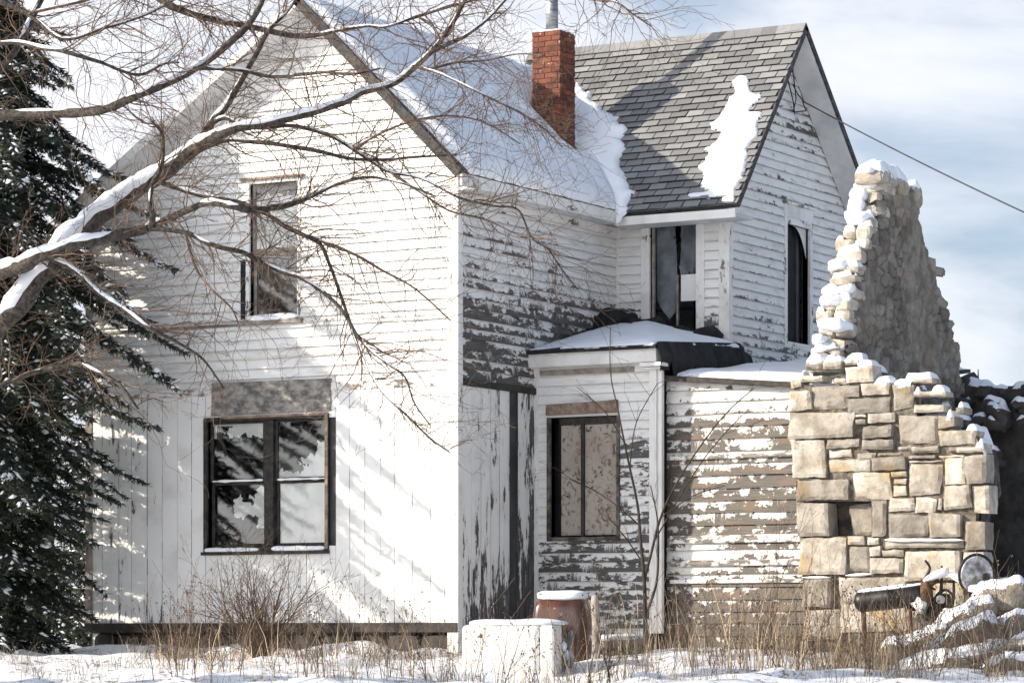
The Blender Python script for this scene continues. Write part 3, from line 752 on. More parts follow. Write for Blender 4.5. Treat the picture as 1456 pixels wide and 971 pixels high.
# lower double window
def fr_in(r, p): return (r[0] + p, r[1] - p, r[2] + p, r[3] - p)
w1 = empty('window', (0, 0, 0), None, None); w1.parent = H
mb = MB(); frame_boxes(mb, PF, W1, .055, -.12, .035, .6); mb.build('frame', M['darkwood'], w1, bevel=.005)
mb = MB(); trimbox(mb, PF, W1[0] - .07, W1[1] + .065, W1[2] - .10, W1[2] - .057, -.02, .075, .6); mb.build('sill', M['darkwood'], w1, bevel=.006)
mb = MB(); trimbox(mb, PF, W1[1] + .004, W1[1] + .05, W1[2] - .04, W1[3] + .05, .036, .05, .6); trimbox(mb, PF, W1[0] + .25, W1[1] + .06, W1[3] + .03, W1[3] + .06, .038, .052, .5); mb.build('casing', M['brownwood'], w1, bevel=.004)
xm0, xm1 = onY(375, 690).x, onY(388, 690).x; zm = onY(380, 684).z
mb = MB(); trimbox(mb, PF, xm0, xm1, W1[2], W1[3], -.11, .0, .5); mb.build('mullion', M['darkwood'], w1, bevel=.008)
for (a, b) in ((W1[0], xm0), (xm1, W1[1])):
    for (c, d, o) in ((W1[2], zm, -.075), (zm, W1[3], -.045)):
        mb = MB(); rr = (a + .045, b - .045, c + .045, d - .03)
        frame_boxes(mb, PF, rr, .043, o - .03, o, .5); mb.build('sash', M['darkwood'], w1, bevel=.004)
        glass(PF, (rr[0] - .01, rr[1] + .01, rr[2] - .01, rr[3] + .01), o - .012, w1)
    snowbar(PF, a + .05, b - .03, zm + .012, -.03, w1, .014, .022)
snowbar(PF, W1[0] - .02, xm0 - .05, W1[2] - .05, .035, w1, .03, .035); snowbar(PF, xm1 + .0, W1[1], W1[2] - .045, .035, w1, .035, .035)
def keepUL(u, v, n): return v > .76 + .10 * n and not (u < .33 + .12 * n and v < .95 and u > .08) 
def keepLL(u, v, n): return (math.hypot((u - .55) / .22, (v - .62) / .16) + .8 * n < 1) or (math.hypot((u - .95) / .28, (v - .68) / .24) + .8 * n < 1) or (math.hypot((u - 1.0) / .2, (v - .4) / .12) + .8 * n < 1)
def keepUR(u, v, n): return (u + (1 - v) * 1.1 + .42 * n > 1.28) or (v < .14 + .12 * n) or (v > .97)
for (a, b, z0, z1, kp) in ((W1[0], xm0, zm, W1[3], keepUL), (W1[0], xm0, W1[2], zm, keepLL), (xm1, W1[1], zm, W1[3], keepUR), (xm1, W1[1], W1[2], zm, lambda u, v, n: True)):
    sheet('added_pane_sheet', M['cloth'], w1, PF, a + .02, b - .02, z0 + .02, z1 - .02, -.072 if z0 == zm else -.102, kp, .008)  # added ragged white sheets stand in for bright reflections in the panes
# grey plywood above it
q = [onY(*p) for p in ((303, 592), (472, 584), (473, 538), (303, 545))]
mb = MB(); mb.prism([v + Vector((0, -.04, 0)) for v in q], (0, .018, 0)); mb.build('plywood_panel', M['board'], H, bevel=.003)
# upper window
w2 = empty('window', (0, 0, 0), None, None); w2.parent = H
mb = MB(); frame_boxes(mb, PF, W2, .05, -.12, .03, .45, False); mb.build('frame', M['trim'], w2, bevel=.004)
mb = MB(); trimbox(mb, PF, W2[0] - .13, W2[1] + .11, W2[3] + .045, W2[3] + .075, .0, .075, .4); mb.build('cap', M['brownwood'], w2, bevel=.004)
mb = MB(); trimbox(mb, PF, W2[0] - .13, W2[0] - .06, W2[2] - .0, W2[2] + .75, .024, .032, .9); mb.build('gap_shade', M['tar'], w2)  # black strip on the wall stands in for the shade in the slit
mb = MB(); trimbox(mb, PF, W2[0] - .12, W2[1] + .09, W2[2] - .085, W2[2] - .03, -.1, .085, .55); mb.build('sill', M['wood'], w2, bevel=.008)
zm2 = onY(390, 357).z
for (c, d, o) in ((W2[2], zm2, -.07), (zm2, W2[3], -.045)):
    rr = (W2[0] + .045, W2[1] - .045, c + .045, d - .04)
    mb = MB(); frame_boxes(mb, PF, rr, .043, o - .03, o, .6); mb.build('sash', M['wood'], w2, bevel=.004)
    glass(PF, (rr[0] - .01, rr[1] + .01, rr[2] - .01, rr[3] + .01), o - .012, w2)
snowbar(PF, W2[0] - .03, W2[1] + .03, W2[2] - .02, .03, w2, .045, .06)
sheet('added_pane_sheet', M['cloth'], w2, PF, W2[0] + .03, W2[1] - .03, zm2, W2[3] - .03, -.075, lambda u, v, n: v < .88 + .15 * n * u, .008)  # added white sheet stands in for the upper sash's reflection
sheet('added_pane_sheet', M['brownsheet'], w2, PF, W2[0] + .03, W2[1] - .03, W2[2], zm2, -.105, lambda u, v, n: v > .28 * u + .04 or u < .45 + .1 * n, .008)  # added brown sheet stands in for the dirty lower glass
# wing window: empty opening with hanging paper inside
w3 = empty('window', (0, 0, 0), None, None); w3.parent = H
mb = MB(); u0, u1, z0, z1 = W3; cz = z1 + .09
trimbox(mb, PW, u0 - .13, u0, z0 - .05, cz, -.1, .036, .36); trimbox(mb, PW, u1, u1 + .12, z0 - .05, cz, -.1, .036, .36); trimbox(mb, PW, u0, u1, z1, cz, -.1, .038, .12); mb.build('frame', M['trim'], w3, bevel=.005)
mb = MB(); trimbox(mb, PW, u0 - .15, u1 + .14, cz, cz + .03, .0, .05, .3); mb.build('cap', M['trim'], w3, bevel=.005)
mb = MB(); trimbox(mb, PW, u0 - .15, u1 + .12, z0 - .10, z0 - .052, -.1, .07, .9); mb.build('sill', M['wood'], w3, bevel=.008)
mb = MB(); trimbox(mb, PW, u0 + .003, u0 + .04, z0, z1, -.07, -.03, .3); trimbox(mb, PW, u1 - .028, u1 - .002, z0, z1, -.07, -.03, .3); trimbox(mb, PW, u0 + .33, u0 + .36, z0 - .03, z0 + .75, -.13, -.10, .6); mb.build('sash', M['wood'], w3, bevel=.003)
sheet('hanging_paper', M['greycloth'], w3, PW, u0 + .02, u0 + .30, z0 + .15, z1 - .02, -.15, lambda u, v, n: (v > .02 + .3 * abs(u - .7)) and not (v > .78 and u > 1.9 - v - .3 * n and v < .93), .06)
sheet('hanging_paper', M['greycloth'], w3, PW, u0 + .30, u0 + .62, z0 + .72, z1 - .0, -.2, lambda u, v, n: u > .12 - .1 * n and v > .06 + .12 * n, .06)
sheet('paper_square', M['cloth'], w3, PW, u0 + .40, u0 + .655, z0 + .40, z0 + .75, -.10, lambda u, v, n: True, .01)
# gable window
w4 = empty('window', (0, 0, 0), None, None); w4.parent = H
u0, u1, z0, z1 = W4
mb = MB(); frame_boxes(mb, PG, W4, .09, -.09, .034, .45); mb.build('frame', M['trim'], w4, bevel=.005)
mb = MB(); trimbox(mb, PG, u0 - .1, u1 + .1, z1 + .09, z1 + .26, .0, .036, .25); trimbox(mb, PG, u0 - .13, u1 + .13, z1 + .26, z1 + .30, .0, .07, .5); mb.build('cap', M['trim'], w4, bevel=.005)
mb = MB(); n = 10
for i in range(n):   # rounded head of the broken sash
    t0, t1 = i / n, (i + 1) / n; f = lambda t: z1 - .42 * (abs(t) ** 2.6)
    for (a, b) in ((t0, t1),):
        ua, ub = u0 + (u1 - u0) * (.35 + .65 * a), u0 + (u1 - u0) * (.35 + .65 * b)
        mb.quad([PG(ua, f(a), -.03), PG(ub, f(b), -.03), PG(ub, z1, -.03), PG(ua, z1, -.03)], None, .3)
mb.build('arched_head', M['trim'], w4)
mb = MB(); trimbox(mb, PG, u0, u1, z0, z1, -.14, -.12); mb.build('dark_backing', M['tar'], w4)  # black sheet stands in for the unlit room behind the frame
mb = MB(); trimbox(mb, PG, u0 + .004, u0 + .06, z0, z1, -.06, -.02, .5); mb.build('sash', M['wood'], w4, bevel=.004)

# porch ---------------------------------------------------------------
XPR = 1.80
ZPT = onY(945, 512, YP).z
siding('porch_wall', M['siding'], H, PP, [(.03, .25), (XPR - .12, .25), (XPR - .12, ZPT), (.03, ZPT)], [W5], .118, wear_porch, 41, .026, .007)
wallsheet('sheathing', M['interior'], H, PP, [(.0, .1), (XPR - .02, .1), (XPR - .02, ZPT + .1), (0, ZPT + .1)], [W5], -.004)
mb = MB(); trimbox(mb, PP, .0, .075, .4, ZPT, .0, .034, .4); mb.build('corner_board', M['trim'], H, bevel=.004)
mb = MB(); trimbox(mb, PP, -.0, XPR + .04, ZPT - .03, ZPT + .17, .0, .19, .2); mb.build('frieze_board', M['trim'], H, bevel=.01)
mb = MB(); trimbox(mb, PP, .1, XPR - .35, ZPT - .13, ZPT - .06, .0, .04, .95); mb.build('frieze_board', M['wood'], H, bevel=.006)
mb = MB(); trimbox(mb, PP, XPR - .12, XPR + .06, .3, ZPT - .05, .0, .07, .24); trimbox(mb, PP, XPR - .03, XPR + .0, .3, ZPT - .06, .07, .10, .3); mb.build('porch_post', M['trim'], H, bevel=.008)
mb = MB(); trimbox(mb, PP, XPR - .19, XPR + .12, ZPT - .085, ZPT - .035, .0, .20, .2); trimbox(mb, PP, XPR - .16, XPR + .09, ZPT - .12, ZPT - .087, .0, .15, .3); mb.build('post_capital', M['trim'], H, bevel=.01)
mb = MB(); mb.box((XPR - .06, YP + .02, .2), (XPR, YW, ZPT + .15)); mb.build('porch_wall', M['tar'], H)
# porch roof: low hip against the two house walls
ZE = ZPT + .18
A = Vector((-.0, YP - .24, ZE)); Dp = Vector((XPR + .06, YP - .24, ZE)); B = Vector((0, YW, ZE + .62)); E_ = Vector((XPR + .10, YW, ZE + .16)); Kk = Vector((.45, YW, ZE + .56))
mb = MB()
for tri in ((A, Dp, Kk), (A, Kk, B), (Dp, E_, Kk)): mb.prism(list(tri), (0, 0, -.05))
mb.build('porch_roof', M['tar'], H, recalc=True)
def porch_z(x, y):
    def pl(p, q, r): n = (q - p).cross(r - p); return p.z - (n.x * (x - p.x) + n.y * (y - p.y)) / n.z
    return min(pl(A, Dp, Kk), pl(Dp, E_, Kk), pl(A, Kk, B) if x < .5 else 99)
# torn tar paper hanging down the right side of the porch
mb = MB(); n = 46; rg = random.Random(2)
prev = None
for i in range(n + 1):
    t = i / n; y = YP - .22 + t * 2.7; top = porch_z(XPR, min(y, YW)) + .02; bo = 3.53 + .07 * noise.noise(Vector((t * 9, 0, 0))) + .05 * noise.noise(Vector((t * 31, 4, 0))) + (.16 if i % 11 == 5 else 0)
    if y > YW: top = ZE + .14 - (y - YW) * .25
    xx = XPR + .11 + .03 * noise.noise(Vector((t * 14, 2, 0)))
    cur = (Vector((xx - .05, y, top)), Vector((xx + .02, y, (top + bo) / 2)), Vector((xx, y, bo)))
    if prev:
        mb.quad([prev[2], cur[2], cur[1], prev[1]]); mb.quad([prev[1], cur[1], cur[0], prev[0]])
    prev = cur
mb.build('tar_paper', M['tar'], H, smooth=True)
mb = MB()   # black torn roofing crumpled in the corner above the porch
for (px, py, y, hx, hz) in ((845, 462, 3.6, .30, .16), (870, 455, 3.75, .34, .12), (905, 464, 3.9, .42, .10), (945, 475, 3.95, .4, .07), (1000, 478, 3.95, .30, .08)):
    c = onY(px, py, y); lump(mb, c, (hx, .25, hz), 2.2, 6, .09, 4, seed=px)
mb.build('torn_roofing', M['tar'], H)
# boarded porch window
w5 = empty('window', (0, 0, 0), None, None); w5.parent = H; u0, u1, z0, z1 = W5
mb = MB(); trimbox(mb, PP, u0 - .05, u0 + .0, z0 - .05, z1, -.1, .04, .8); trimbox(mb, PP, u1, u1 + .045, z0 - .05, z1, -.1, .04, .7); trimbox(mb, PP, u0, u1, z0 - .05, z0, -.1, .045, .7); mb.build('frame', M['oldframe'], w5, bevel=.006)
q = [onY(*p, YP) for p in ((779, 591), (881, 586), (880, 568), (862, 570), (780, 576))]
mb = MB(); mb.prism([v + Vector((0, -.07, 0)) for v in q], (0, .06, 0)); mb.build('header', M['brownwood'], w5, bevel=.008)
mb = MB(); trimbox(mb, PP, u0 + .12, u1, z1 - .10, z1 - .01, -.08, .0, .9); trimbox(mb, PP, u0 + .43, u0 + .475, z0, z1 - .02, -.07, .012, .9); mb.build('sash', M['darkwood'], w5, bevel=.005)
def mk_board():
    m, nt, b = mat('flaky_pasteboard'); o = mapping(nt, coord(nt), (1, 1, .8)); n = noi(nt, o, 9, 7, .72, 1.6); n2 = noi(nt, o, 2, 4, .6)
    c = mix(nt, ramp(nt, n, .36, .50), (.07, .05, .037), (.40, .35, .30)); c = mix(nt, math_(nt, 'MULTIPLY', ramp(nt, n2, .45, .7), .6), c, (.30, .235, .18))
    nt.links.new(c, b.inputs['Base Color']); b.inputs['Roughness'].default_value = .9; bump(nt, b, n, .8, .02); return m
M['paste'] = mk_board()
mb = MB(); trimbox(mb, PP, u0 + .125, u0 + .43, z0 + .02, z1 - .10, -.07, -.03, 0); mb.build('board_panel', M['paste'], w5, bevel=.006)
mb = MB(); trimbox(mb, PP, u0 + .475, u1 - .02, z0 + .02, z1 - .10, -.06, -.02, 0); mb.build('board_panel', M['paste'], w5, bevel=.006)
mb = MB(); trimbox(mb, PP, u0, u1, z0, z1, -.2, -.18); mb.build('dark_backing', M['tar'], w5)  # black sheet gives the darkness behind the boards
# lean-to: lapped wall, shed roof
def zl(x): return onY(945, 541, YL).z - (x - 1.7) * .085
XLE = 4.15
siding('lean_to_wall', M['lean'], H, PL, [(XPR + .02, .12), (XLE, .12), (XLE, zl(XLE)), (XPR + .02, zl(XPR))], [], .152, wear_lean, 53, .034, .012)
wallsheet('sheathing', M['darkwood'], H, PL, [(XPR, .0), (XLE, .0), (XLE, zl(XLE)), (XPR, zl(XPR))], [], -.004)
mb = MB(); zz = [(.07, .16), (.30, .17), (1.14, .13), (.80, .10), (1.98, .1)]
for (z, h) in ((onY(1040, 766, YL).z, .10), (onY(1040, 800, YL).z, .075), (onY(1040, 649, YL).z, .055), (onY(1040, 826, YL).z, .05)):
    trimbox(mb, PL, XPR + .08, XLE, z - h / 2, z + h / 2, .03, .065, .56)
mb.build('nailed_board', M['trim'], H, bevel=.012)
mb = MB()
pr = [Vector((XPR + .02, YL - .12, zl(XPR) + .06)), Vector((XLE + .05, YL - .12, zl(XLE) + .06)), Vector((XLE + .05, 6.2, zl(XLE) + .55)), Vector((XPR + .02, 6.2, zl(XPR) + .55))]
mb.prism(pr, (0, 0, -.05)); mb.build('lean_to_roof', M['edge'], H, recalc=True)
mb = MB(); trimbox(mb, lambda u, z, o=0: Vector((u, YL - .125 - o, z + zl(u) + .01)), XPR + .03, XLE + .05, -.015, .05, .0, .02, .6); mb.build('eave_board', M['darkwood'], H, bevel=.006)
def PLS(x, y, h): return Vector((x, y, zl(x) + .06 + .49 * (y - YL + .12) / (6.32 - YL) + h))
roof_snow('roof_snow', PLS, [(XPR + .15, YL - .06), (XLE + .02, YL - .12), (XLE + .02, 6.1), (XW + .2, 6.1), (XW + .15, YL + .4)], .07, .06, .03, 'thin snow on the lean to roof left of the stone wall', .2)
def PPS(x, y, h): return Vector((x, y, porch_z(x, y) + h))
roof_snow('roof_snow', PPS, [(.03, YP - .22), (XPR + .04, YP - .25), (XPR + .10, YW - .1), (XPR - .2, YW - .04), (.05, YW - .06)], .05, .045, .02, 'smooth snow on the low porch roof below the paneless window', .18)
settle(H)

# service wire --------------------------------------------------------
p0 = onX(1140, 143, XW + .05); p1 = onX(1456, 293, XW + 16.0)
p0 = onX(1141, 144, XW + .06); p2 = atD(1800, 452, 30)
pts = []
for i in range(41):
    t = i / 40; q = p0.lerp(p2, t); q.z -= .35 * 4 * t * (1 - t) * .25; pts.append(q)
mb = MB(); mb.tube(pts, .009, 6); tag(mb.build('overhead_wire', M['cable'], smooth=True), 'thin dark overhead wire running from the gable down across the sky', 'wire')
mb = MB(); g0 = onX(1128, 118, XW + .03)
for (a, b, c) in (((1128, 105), (1132, 140), (1128, 160)), ((1120, 112), (1128, 145), (1130, 163)), ((1141, 144), (1146, 158), (1130, 160)), ((1127, 120), (1133, 132), (1142, 145))):
    mb.tube([onX(*a, XW + .04), onX(*b, XW + .09), onX(*c, XW + .06)], .009, 5)
mb.tube([onX(1127, 95, XW + .03), onX(1127, 103, XW + .12)], .014, 6)
tag(mb.build('wire_bracket', M['cable'], smooth=True), 'tangle of loose wires and bracket on the wing gable', 'wire')

# ------------------------------------------------------------------ snow settling on whatever faces up
from mathutils.bvhtree import BVHTree
def snowfall(name, mbs, x0, x1, y0, y1, res, th, zmin=-9, nzmin=.42, step=.075, cover=.35, parent=None, seed=0.0, m=None, bank=1.0):
    V = []; Fc = []
    for q in mbs:
        o = len(V); V += [Vector(v) for v in q.v]; Fc += [tuple(i + o for i in f) for f in q.f]
    bv = BVHTree.FromPolygons(V, Fc); nx = int((x1 - x0) / res) + 1; ny = int((y1 - y0) / res) + 1; zz = {}
    for i in range(nx):
        for j in range(ny):
            x = x0 + i * res; y = y0 + j * res; h, n, _, _ = bv.ray_cast(Vector((x, y, 30)), Vector((0, 0, -1)))
            if h is not None and abs(n.z) > nzmin and h.z > zmin and noise.noise(Vector((x * 3 + seed, y * 3, h.z * 2))) > -cover: zz[i, j] = h.z
    cells = []
    for i in range(nx - 1):
        for j in range(ny - 1):
            q = [(i, j), (i + 1, j), (i + 1, j + 1), (i, j + 1)]
            if all(k in zz for k in q) and max(zz[k] for k in q) - min(zz[k] for k in q) < step: cells.append(q)
    cnt = {}
    for q in cells:
        for k in q: cnt[k] = cnt.get(k, 0) + 1
    lev = {k: (0 if c < 4 else 9) for k, c in cnt.items()}
    for L in range(1, 5):
        for k in list(lev):
            if lev[k] == 9 and any(lev.get((k[0] + a, k[1] + b), 0) == L - 1 for a, b in ((1, 0), (-1, 0), (0, 1), (0, -1))): lev[k] = L
    f = [-.12, .62, .85, .96, 1.0]; mb = MB(); ids = {}
    for k in cnt:
        x = x0 + k[0] * res; y = y0 + k[1] * res; l = min(4, lev[k])
        if l == 0:
            gx = sum(a * (1 if (k[0] + a, k[1]) in cnt else 0) for a in (1, -1)); gy = sum(b * (1 if (k[0], k[1] + b) in cnt else 0) for b in (1, -1)); x -= gx * res * .35 * bank; y -= gy * res * .35 * bank
        hh = zz[k] + th * f[l] * (1 + .35 * noise.noise(Vector((x * 5, y * 5, zz[k] * 3 + seed))))
        ids[k] = mb.vert((x, y, hh))
    for q in cells: mb.face([ids[k] for k in q])
    if not mb.f: return None
    o = mb.build(name, m or M['snow'], parent, smooth=True); o['kind'] = 'stuff'; return o

# ------------------------------------------------------------------ ruined stone house
RU = empty('stone_ruin', (5.0, 2, 0), 'ruined roofless limestone house with a block front wall and tall broken gable', 'ruin')
Y0 = 1.0
def c4(r): return [1100 + r[0] / 4.045, 500 + r[1] / 4.045, 1100 + r[2] / 4.045, 500 + r[3] / 4.045]
def c6(r): return [956 + r[0] / 2.912, 638 + r[1] / 2.912, 956 + r[2] / 2.912, 638 + r[3] / 2.912]
B4 = [(85, 215, 212, 345), (217, 195, 415, 335), (402, 192, 485, 262), (410, 80, 575, 180), (497, 172, 668, 248), (672, 185, 800, 330), (430, 255, 665, 352), (90, 340, 460, 498), (455, 355, 530, 380), (470, 384, 530, 420), (540, 345, 695, 412), (505, 420, 688, 498), (705, 360, 935, 530), (940, 365, 1048, 438), (940, 447, 1155, 538), (105, 505, 295, 720), (302, 500, 490, 556), (305, 560, 445, 610), (310, 615, 550, 690), (510, 503, 690, 570), (475, 575, 580, 630), (590, 574, 740, 602), (555, 605, 768, 682), (700, 536, 785, 570), (790, 540, 950, 588), (1000, 540, 1165, 580), (780, 592, 930, 618), (935, 590, 1090, 612), (780, 622, 960, 642), (780, 645, 960, 825), (970, 615, 1100, 756), (1105, 583, 1220, 762), (120, 727, 435, 858), (440, 690, 670, 855), (672, 688, 768, 725), (685, 728, 765, 765), (680, 770, 762, 830), (970, 760, 1135, 910), (1140, 765, 1238, 930), (655, 835, 805, 925), (815, 835, 935, 925), (940, 840, 968, 910), (145, 132, 290, 178), (90, 152, 150, 208), (335, 145, 412, 190), (175, 52, 275, 103), (280, 52, 390, 103), (400, 40, 500, 82), (1050, 545, 1210, 582), (750, 148, 905, 184), (805, 222, 990, 262), (800, 298, 968, 350), (1040, 318, 1085, 362), (1160, 520, 1205, 580)]
B6 = [(515, 222, 650, 362), (815, 215, 880, 365), (885, 268, 1060, 370), (1064, 262, 1200, 370), (880, 374, 1205, 412), (525, 368, 716, 528), (720, 357, 795, 398), (722, 402, 812, 515), (800, 366, 850, 398), (815, 402, 862, 448), (820, 452, 955, 515), (866, 416, 955, 448), (960, 418, 1195, 545), (535, 535, 666, 660), (550, 665, 690, 792), (690, 532, 965, 640), (692, 645, 960, 760), (966, 550, 1200, 660), (966, 665, 1240, 770), (1205, 300, 1290, 420), (1200, 424, 1290, 545)]
mb = MB(); rg = random.Random(4)
for r in [c4(q) for q in B4] + [c6(q) for q in B6]:
    a = onY(r[0], r[3], Y0); b = onY(r[2], r[1], Y0); w = (b.x - a.x) / 2; h = (b.z - a.z) / 2; big = w * h > .03
    dp = .20; pr = rg.uniform(-.035, .035); n = 7 if big else 4
    rt = Matrix.Rotation(rg.uniform(-.015, .015), 3, 'Y') @ Matrix.Rotation(rg.uniform(-.03, .03), 3, 'Z')
    block(mb, a.x + .006, b.x - .006, a.z + .005, b.z - .005, Y0 + pr, .28, rg, rg.random() ** 1.5 * .9)
# a deep pocket where blocks have fallen out
a = onY(956 + 700 / 2.912, 638 + 362 / 2.912, Y0); b = onY(956 + 815 / 2.912, 638 + 225 / 2.912, Y0)
block(mb, a.x + .02, b.x, a.z, b.z, Y0 + .2, .3, rg, .7)
fw = mb.build('block_wall', M['block'], RU, smooth=True, sharp=22); solids = [mb]
pier = [(1126, 545), (1128, 700), (1145, 915), (1300, 940), (1370, 900), (1385, 730), (1400, 700), (1396, 650), (1393, 640), (1383, 614), (1359, 614), (1356, 594), (1300, 592), (1297, 551), (1241, 547), (1238, 525), (1204, 525), (1200, 548), (1160, 548)]
hole = [(1178, 715), (1202, 715), (1200, 762), (1180, 762)]
mb = MB(); q = [onY(px, py, Y0 + .10) + Vector((0, .22, 0)) for (px, py) in pier]; mb.prism(q[::-1], (0, .3, 0)); mb.build('mortar_core', M['mortar'], fw, recalc=True); solids.append(mb)
notch = pier[:2] + [(1129, 712), (1236, 712), (1236, 762), (1133, 762)] + pier[2:]
mb = MB(); q = [onY(px, py, Y0) + Vector((0, .065, 0)) for (px, py) in notch]; mb.prism(q[::-1], (0, .10, 0)); mb.build('mortar', M['pointing'], fw, recalc=True)

def rubble(name, m, parent, P, poly, cell, relief, res, seed, th, flip=False):
    rs = np.random.RandomState(seed); us = [p[0] for p in poly]; vs = [p[1] for p in poly]
    u0, u1, v0, v1 = min(us), max(us), min(vs), max(vs); cu, cv = cell
    su, sv = [], []; j = 0; v = v0 - cv
    while v < v1 + cv:
        u = u0 - cu + (cu / 2 if j % 2 else 0)
        while u < u1 + cu: su.append(u + rs.uniform(-.36, .36) * cu); sv.append(v + rs.uniform(-.3, .3) * cv); u += cu * rs.uniform(.7, 1.35)
        v += cv; j += 1
    su = np.array(su); sv = np.array(sv); tint = rs.rand(len(su)); hgt = rs.rand(len(su)); inside = np.array([inpoly(a, b, poly) for a, b in zip(su, sv)])
    nu = int((u1 - u0 + .3) / res); nv = int((v1 - v0 + .3) / res)
    gu = u0 - .15 + np.arange(nu + 1) * res; gv = v0 - .15 + np.arange(nv + 1) * res
    mb = MB(); ids = {}; keep = {}
    for i, u in enumerate(gu):
        wu = np.array([noise.noise(Vector((u * 3.1, q * 3.1, seed))) * .06 + noise.noise(Vector((u * 9, q * 9, seed))) * .03 for q in gv]); wv = np.array([noise.noise(Vector((u * 3.1, q * 3.1, seed + 9))) * .07 + noise.noise(Vector((u * 9, q * 9, seed + 9))) * .03 for q in gv])
        du = ((u + wu)[:, None] - su[None, :]) / cu; dv = ((gv + wv)[:, None] - sv[None, :]) / cv
        d = np.sqrt(du ** 2 + dv ** 2); o = np.argpartition(d, 2, axis=1)[:, :2]
        for jx in range(nv + 1):
            a, b = o[jx]
            if d[jx, a] > d[jx, b]: a, b = b, a
            g = min(1, (d[jx, b] - d[jx, a]) / .2); g = g * g * (3 - 2 * g)
            keep[i, jx] = inside[a]
            if inside[a] or True:
                zz = gv[jx]; mk = min(1, max(.12, .55 + 1.6 * noise.noise(Vector((u * 1.1, zz * 1.1, seed + 3))))); h = relief * mk * g * (.35 + .65 * hgt[a]) + relief * (.35 * noise.noise(Vector((u * 6, zz * 6, seed))) + .3 * noise.noise(Vector((u * 19, zz * 19, seed))) + .9 * noise.noise(Vector((u * 1.5, zz * 1.5, seed))))
                ids[i, jx] = (P(u, zz, h), float(tint[a] ** 1.4 * (.25 + .5 * mk) * g + (1 - g) * (.35 + .9 * mk) + .25 * max(0, noise.noise(Vector((u * 4, zz * 4, 1))))))
    vi = {}
    def V(k):
        if k not in vi: vi[k] = mb.vert(ids[k][0], ids[k][1])
        return vi[k]
    for i in range(nu):
        for jx in range(nv):
            qk = [(i, jx), (i + 1, jx), (i + 1, jx + 1), (i, jx + 1)]
            if sum(keep[k] for k in qk) >= 3: mb.face([V(k) for k in qk][:: -1 if flip else 1])
    o = mb.build(name, m, parent, smooth=True); s = o.modifiers.new('thickness', 'SOLIDIFY'); s.thickness = th; s.offset = -1
    return o
XG = 4.34
gp = [(1192, 545), (1200, 515), (1216, 450), (1228, 400), (1234, 360), (1246, 320), (1252, 285), (1262, 262), (1290, 266), (1299, 285), (1306, 312), (1318, 350), (1326, 368), (1338, 386), (1332, 402), (1334, 420), (1345, 430), (1347, 442), (1354, 458), (1360, 480), (1366, 500), (1370, 560), (1380, 700)]
gpoly2 = [(lambda q: (q.y, q.z))(onX(px, py, XG)) for px, py in gp]; gpoly2 += [(gpoly2[-1][0], .1), (gpoly2[0][0] - .1, .1)]
gw = rubble('gable_wall', M['rubble'], RU, lambda u, v, h: Vector((XG + h, u, v)), gpoly2, (.23, .13), .032, .024, 8, .40)
# stones stepping up the broken edge, each with its snow
mb = MB(); sn = MB(); rg = random.Random(12)
edgeL = [(1150, 522), (1158, 505), (1156, 490), (1165, 470), (1160, 452), (1168, 436), (1172, 420), (1180, 402), (1180, 385), (1186, 368), (1188, 350), (1196, 334), (1203, 318), (1207, 302), (1212, 286), (1216, 272), (1220, 258), (1228, 250)]
edgeR = [(1205, 522), (1206, 505), (1206, 490), (1210, 470), (1213, 452), (1217, 436), (1220, 420), (1226, 402), (1228, 385), (1232, 368), (1238, 350), (1240, 334), (1246, 318), (1250, 302), (1256, 286), (1262, 272), (1264, 262), (1256, 248)]
for i, (l, r_) in enumerate(zip(edgeL, edgeR)):
    qr = onX(r_[0], r_[1], XG); y = qr.y - .06; a = onY(l[0], l[1], y); b = onY(r_[0], r_[1], y); w = b.x - a.x; cells = 2 if rg.random() < .55 else 1
    x = a.x
    for c in range(cells):
        ww = w / cells * rg.uniform(.85, 1.05); h = .085 * rg.uniform(.75, 1.15)
        lump(mb, (x + ww / 2, y + .14 + rg.uniform(-.04, .04), a.z), (ww / 2, .2, h), 4.5, 5, .03, 6, Matrix.Rotation(rg.uniform(-.12, .12), 3, 'Y'), rg.random() * .4, seed=i * 3 + c); x += ww
    lump(mb, (XG - .2, y + .5, a.z - .02), (.2, .3, .1), 4, 4, .03, 6, None, .3, seed=i)
    if rg.random() < .8:
        f = rg.uniform(.4, 1.0); lump(sn, (a.x + w * f * .48, y + .03, a.z + .055), (w * f * .5, .19, rg.uniform(.05, .095)), 2.9, 9, .05, 5, Matrix.Rotation(rg.uniform(-.1, .2), 3, 'Y'), seed=i * 2)
for (px, py, y, hx, hz) in ((1240, 254, 2.75, .16, .09), (1268, 268, 3.0, .18, .11), (1288, 282, 3.3, .10, .14)): lump(mb, onX(px, py, XG - .15), (.2, hx, hz), 5, 5, .03, 6, None, .3, seed=px)
mb.build('edge_stones', M['block'], gw, smooth=True, sharp=30); solids.append(mb)
# snow along the top of the block wall
def ribbon(mb, pts, hd, hh, amp=.03, seed=0.0):
    pts = [Vector(p) for p in pts]; dense = []
    for a, b in zip(pts[:-1], pts[1:]):
        n = max(1, int((b - a).length / .05))
        for i in range(n): dense.append(a.lerp(b, i / n))
    dense.append(pts[-1]); n = len(dense); rings = []
    for i, p in enumerate(dense):
        t = i / (n - 1); e = min(1, min(t, 1 - t) * n * .05 / .12 + .02) ** .5; ring = []
        for k in range(12):
            an = 2 * math.pi * k / 12; v = Vector((0, math.cos(an) * hd * e, math.sin(an) * hh * e))
            v += Vector((0, math.cos(an), math.sin(an))) * amp * fbm(p + v * 2 + Vector((seed, 0, 0)), 4) * e
            ring.append(mb.vert(p + v))
        rings.append(ring)
    for A_, B_ in zip(rings[:-1], rings[1:]):
        for k in range(12): mb.face([A_[k], A_[(k + 1) % 12], B_[(k + 1) % 12], B_[k]])
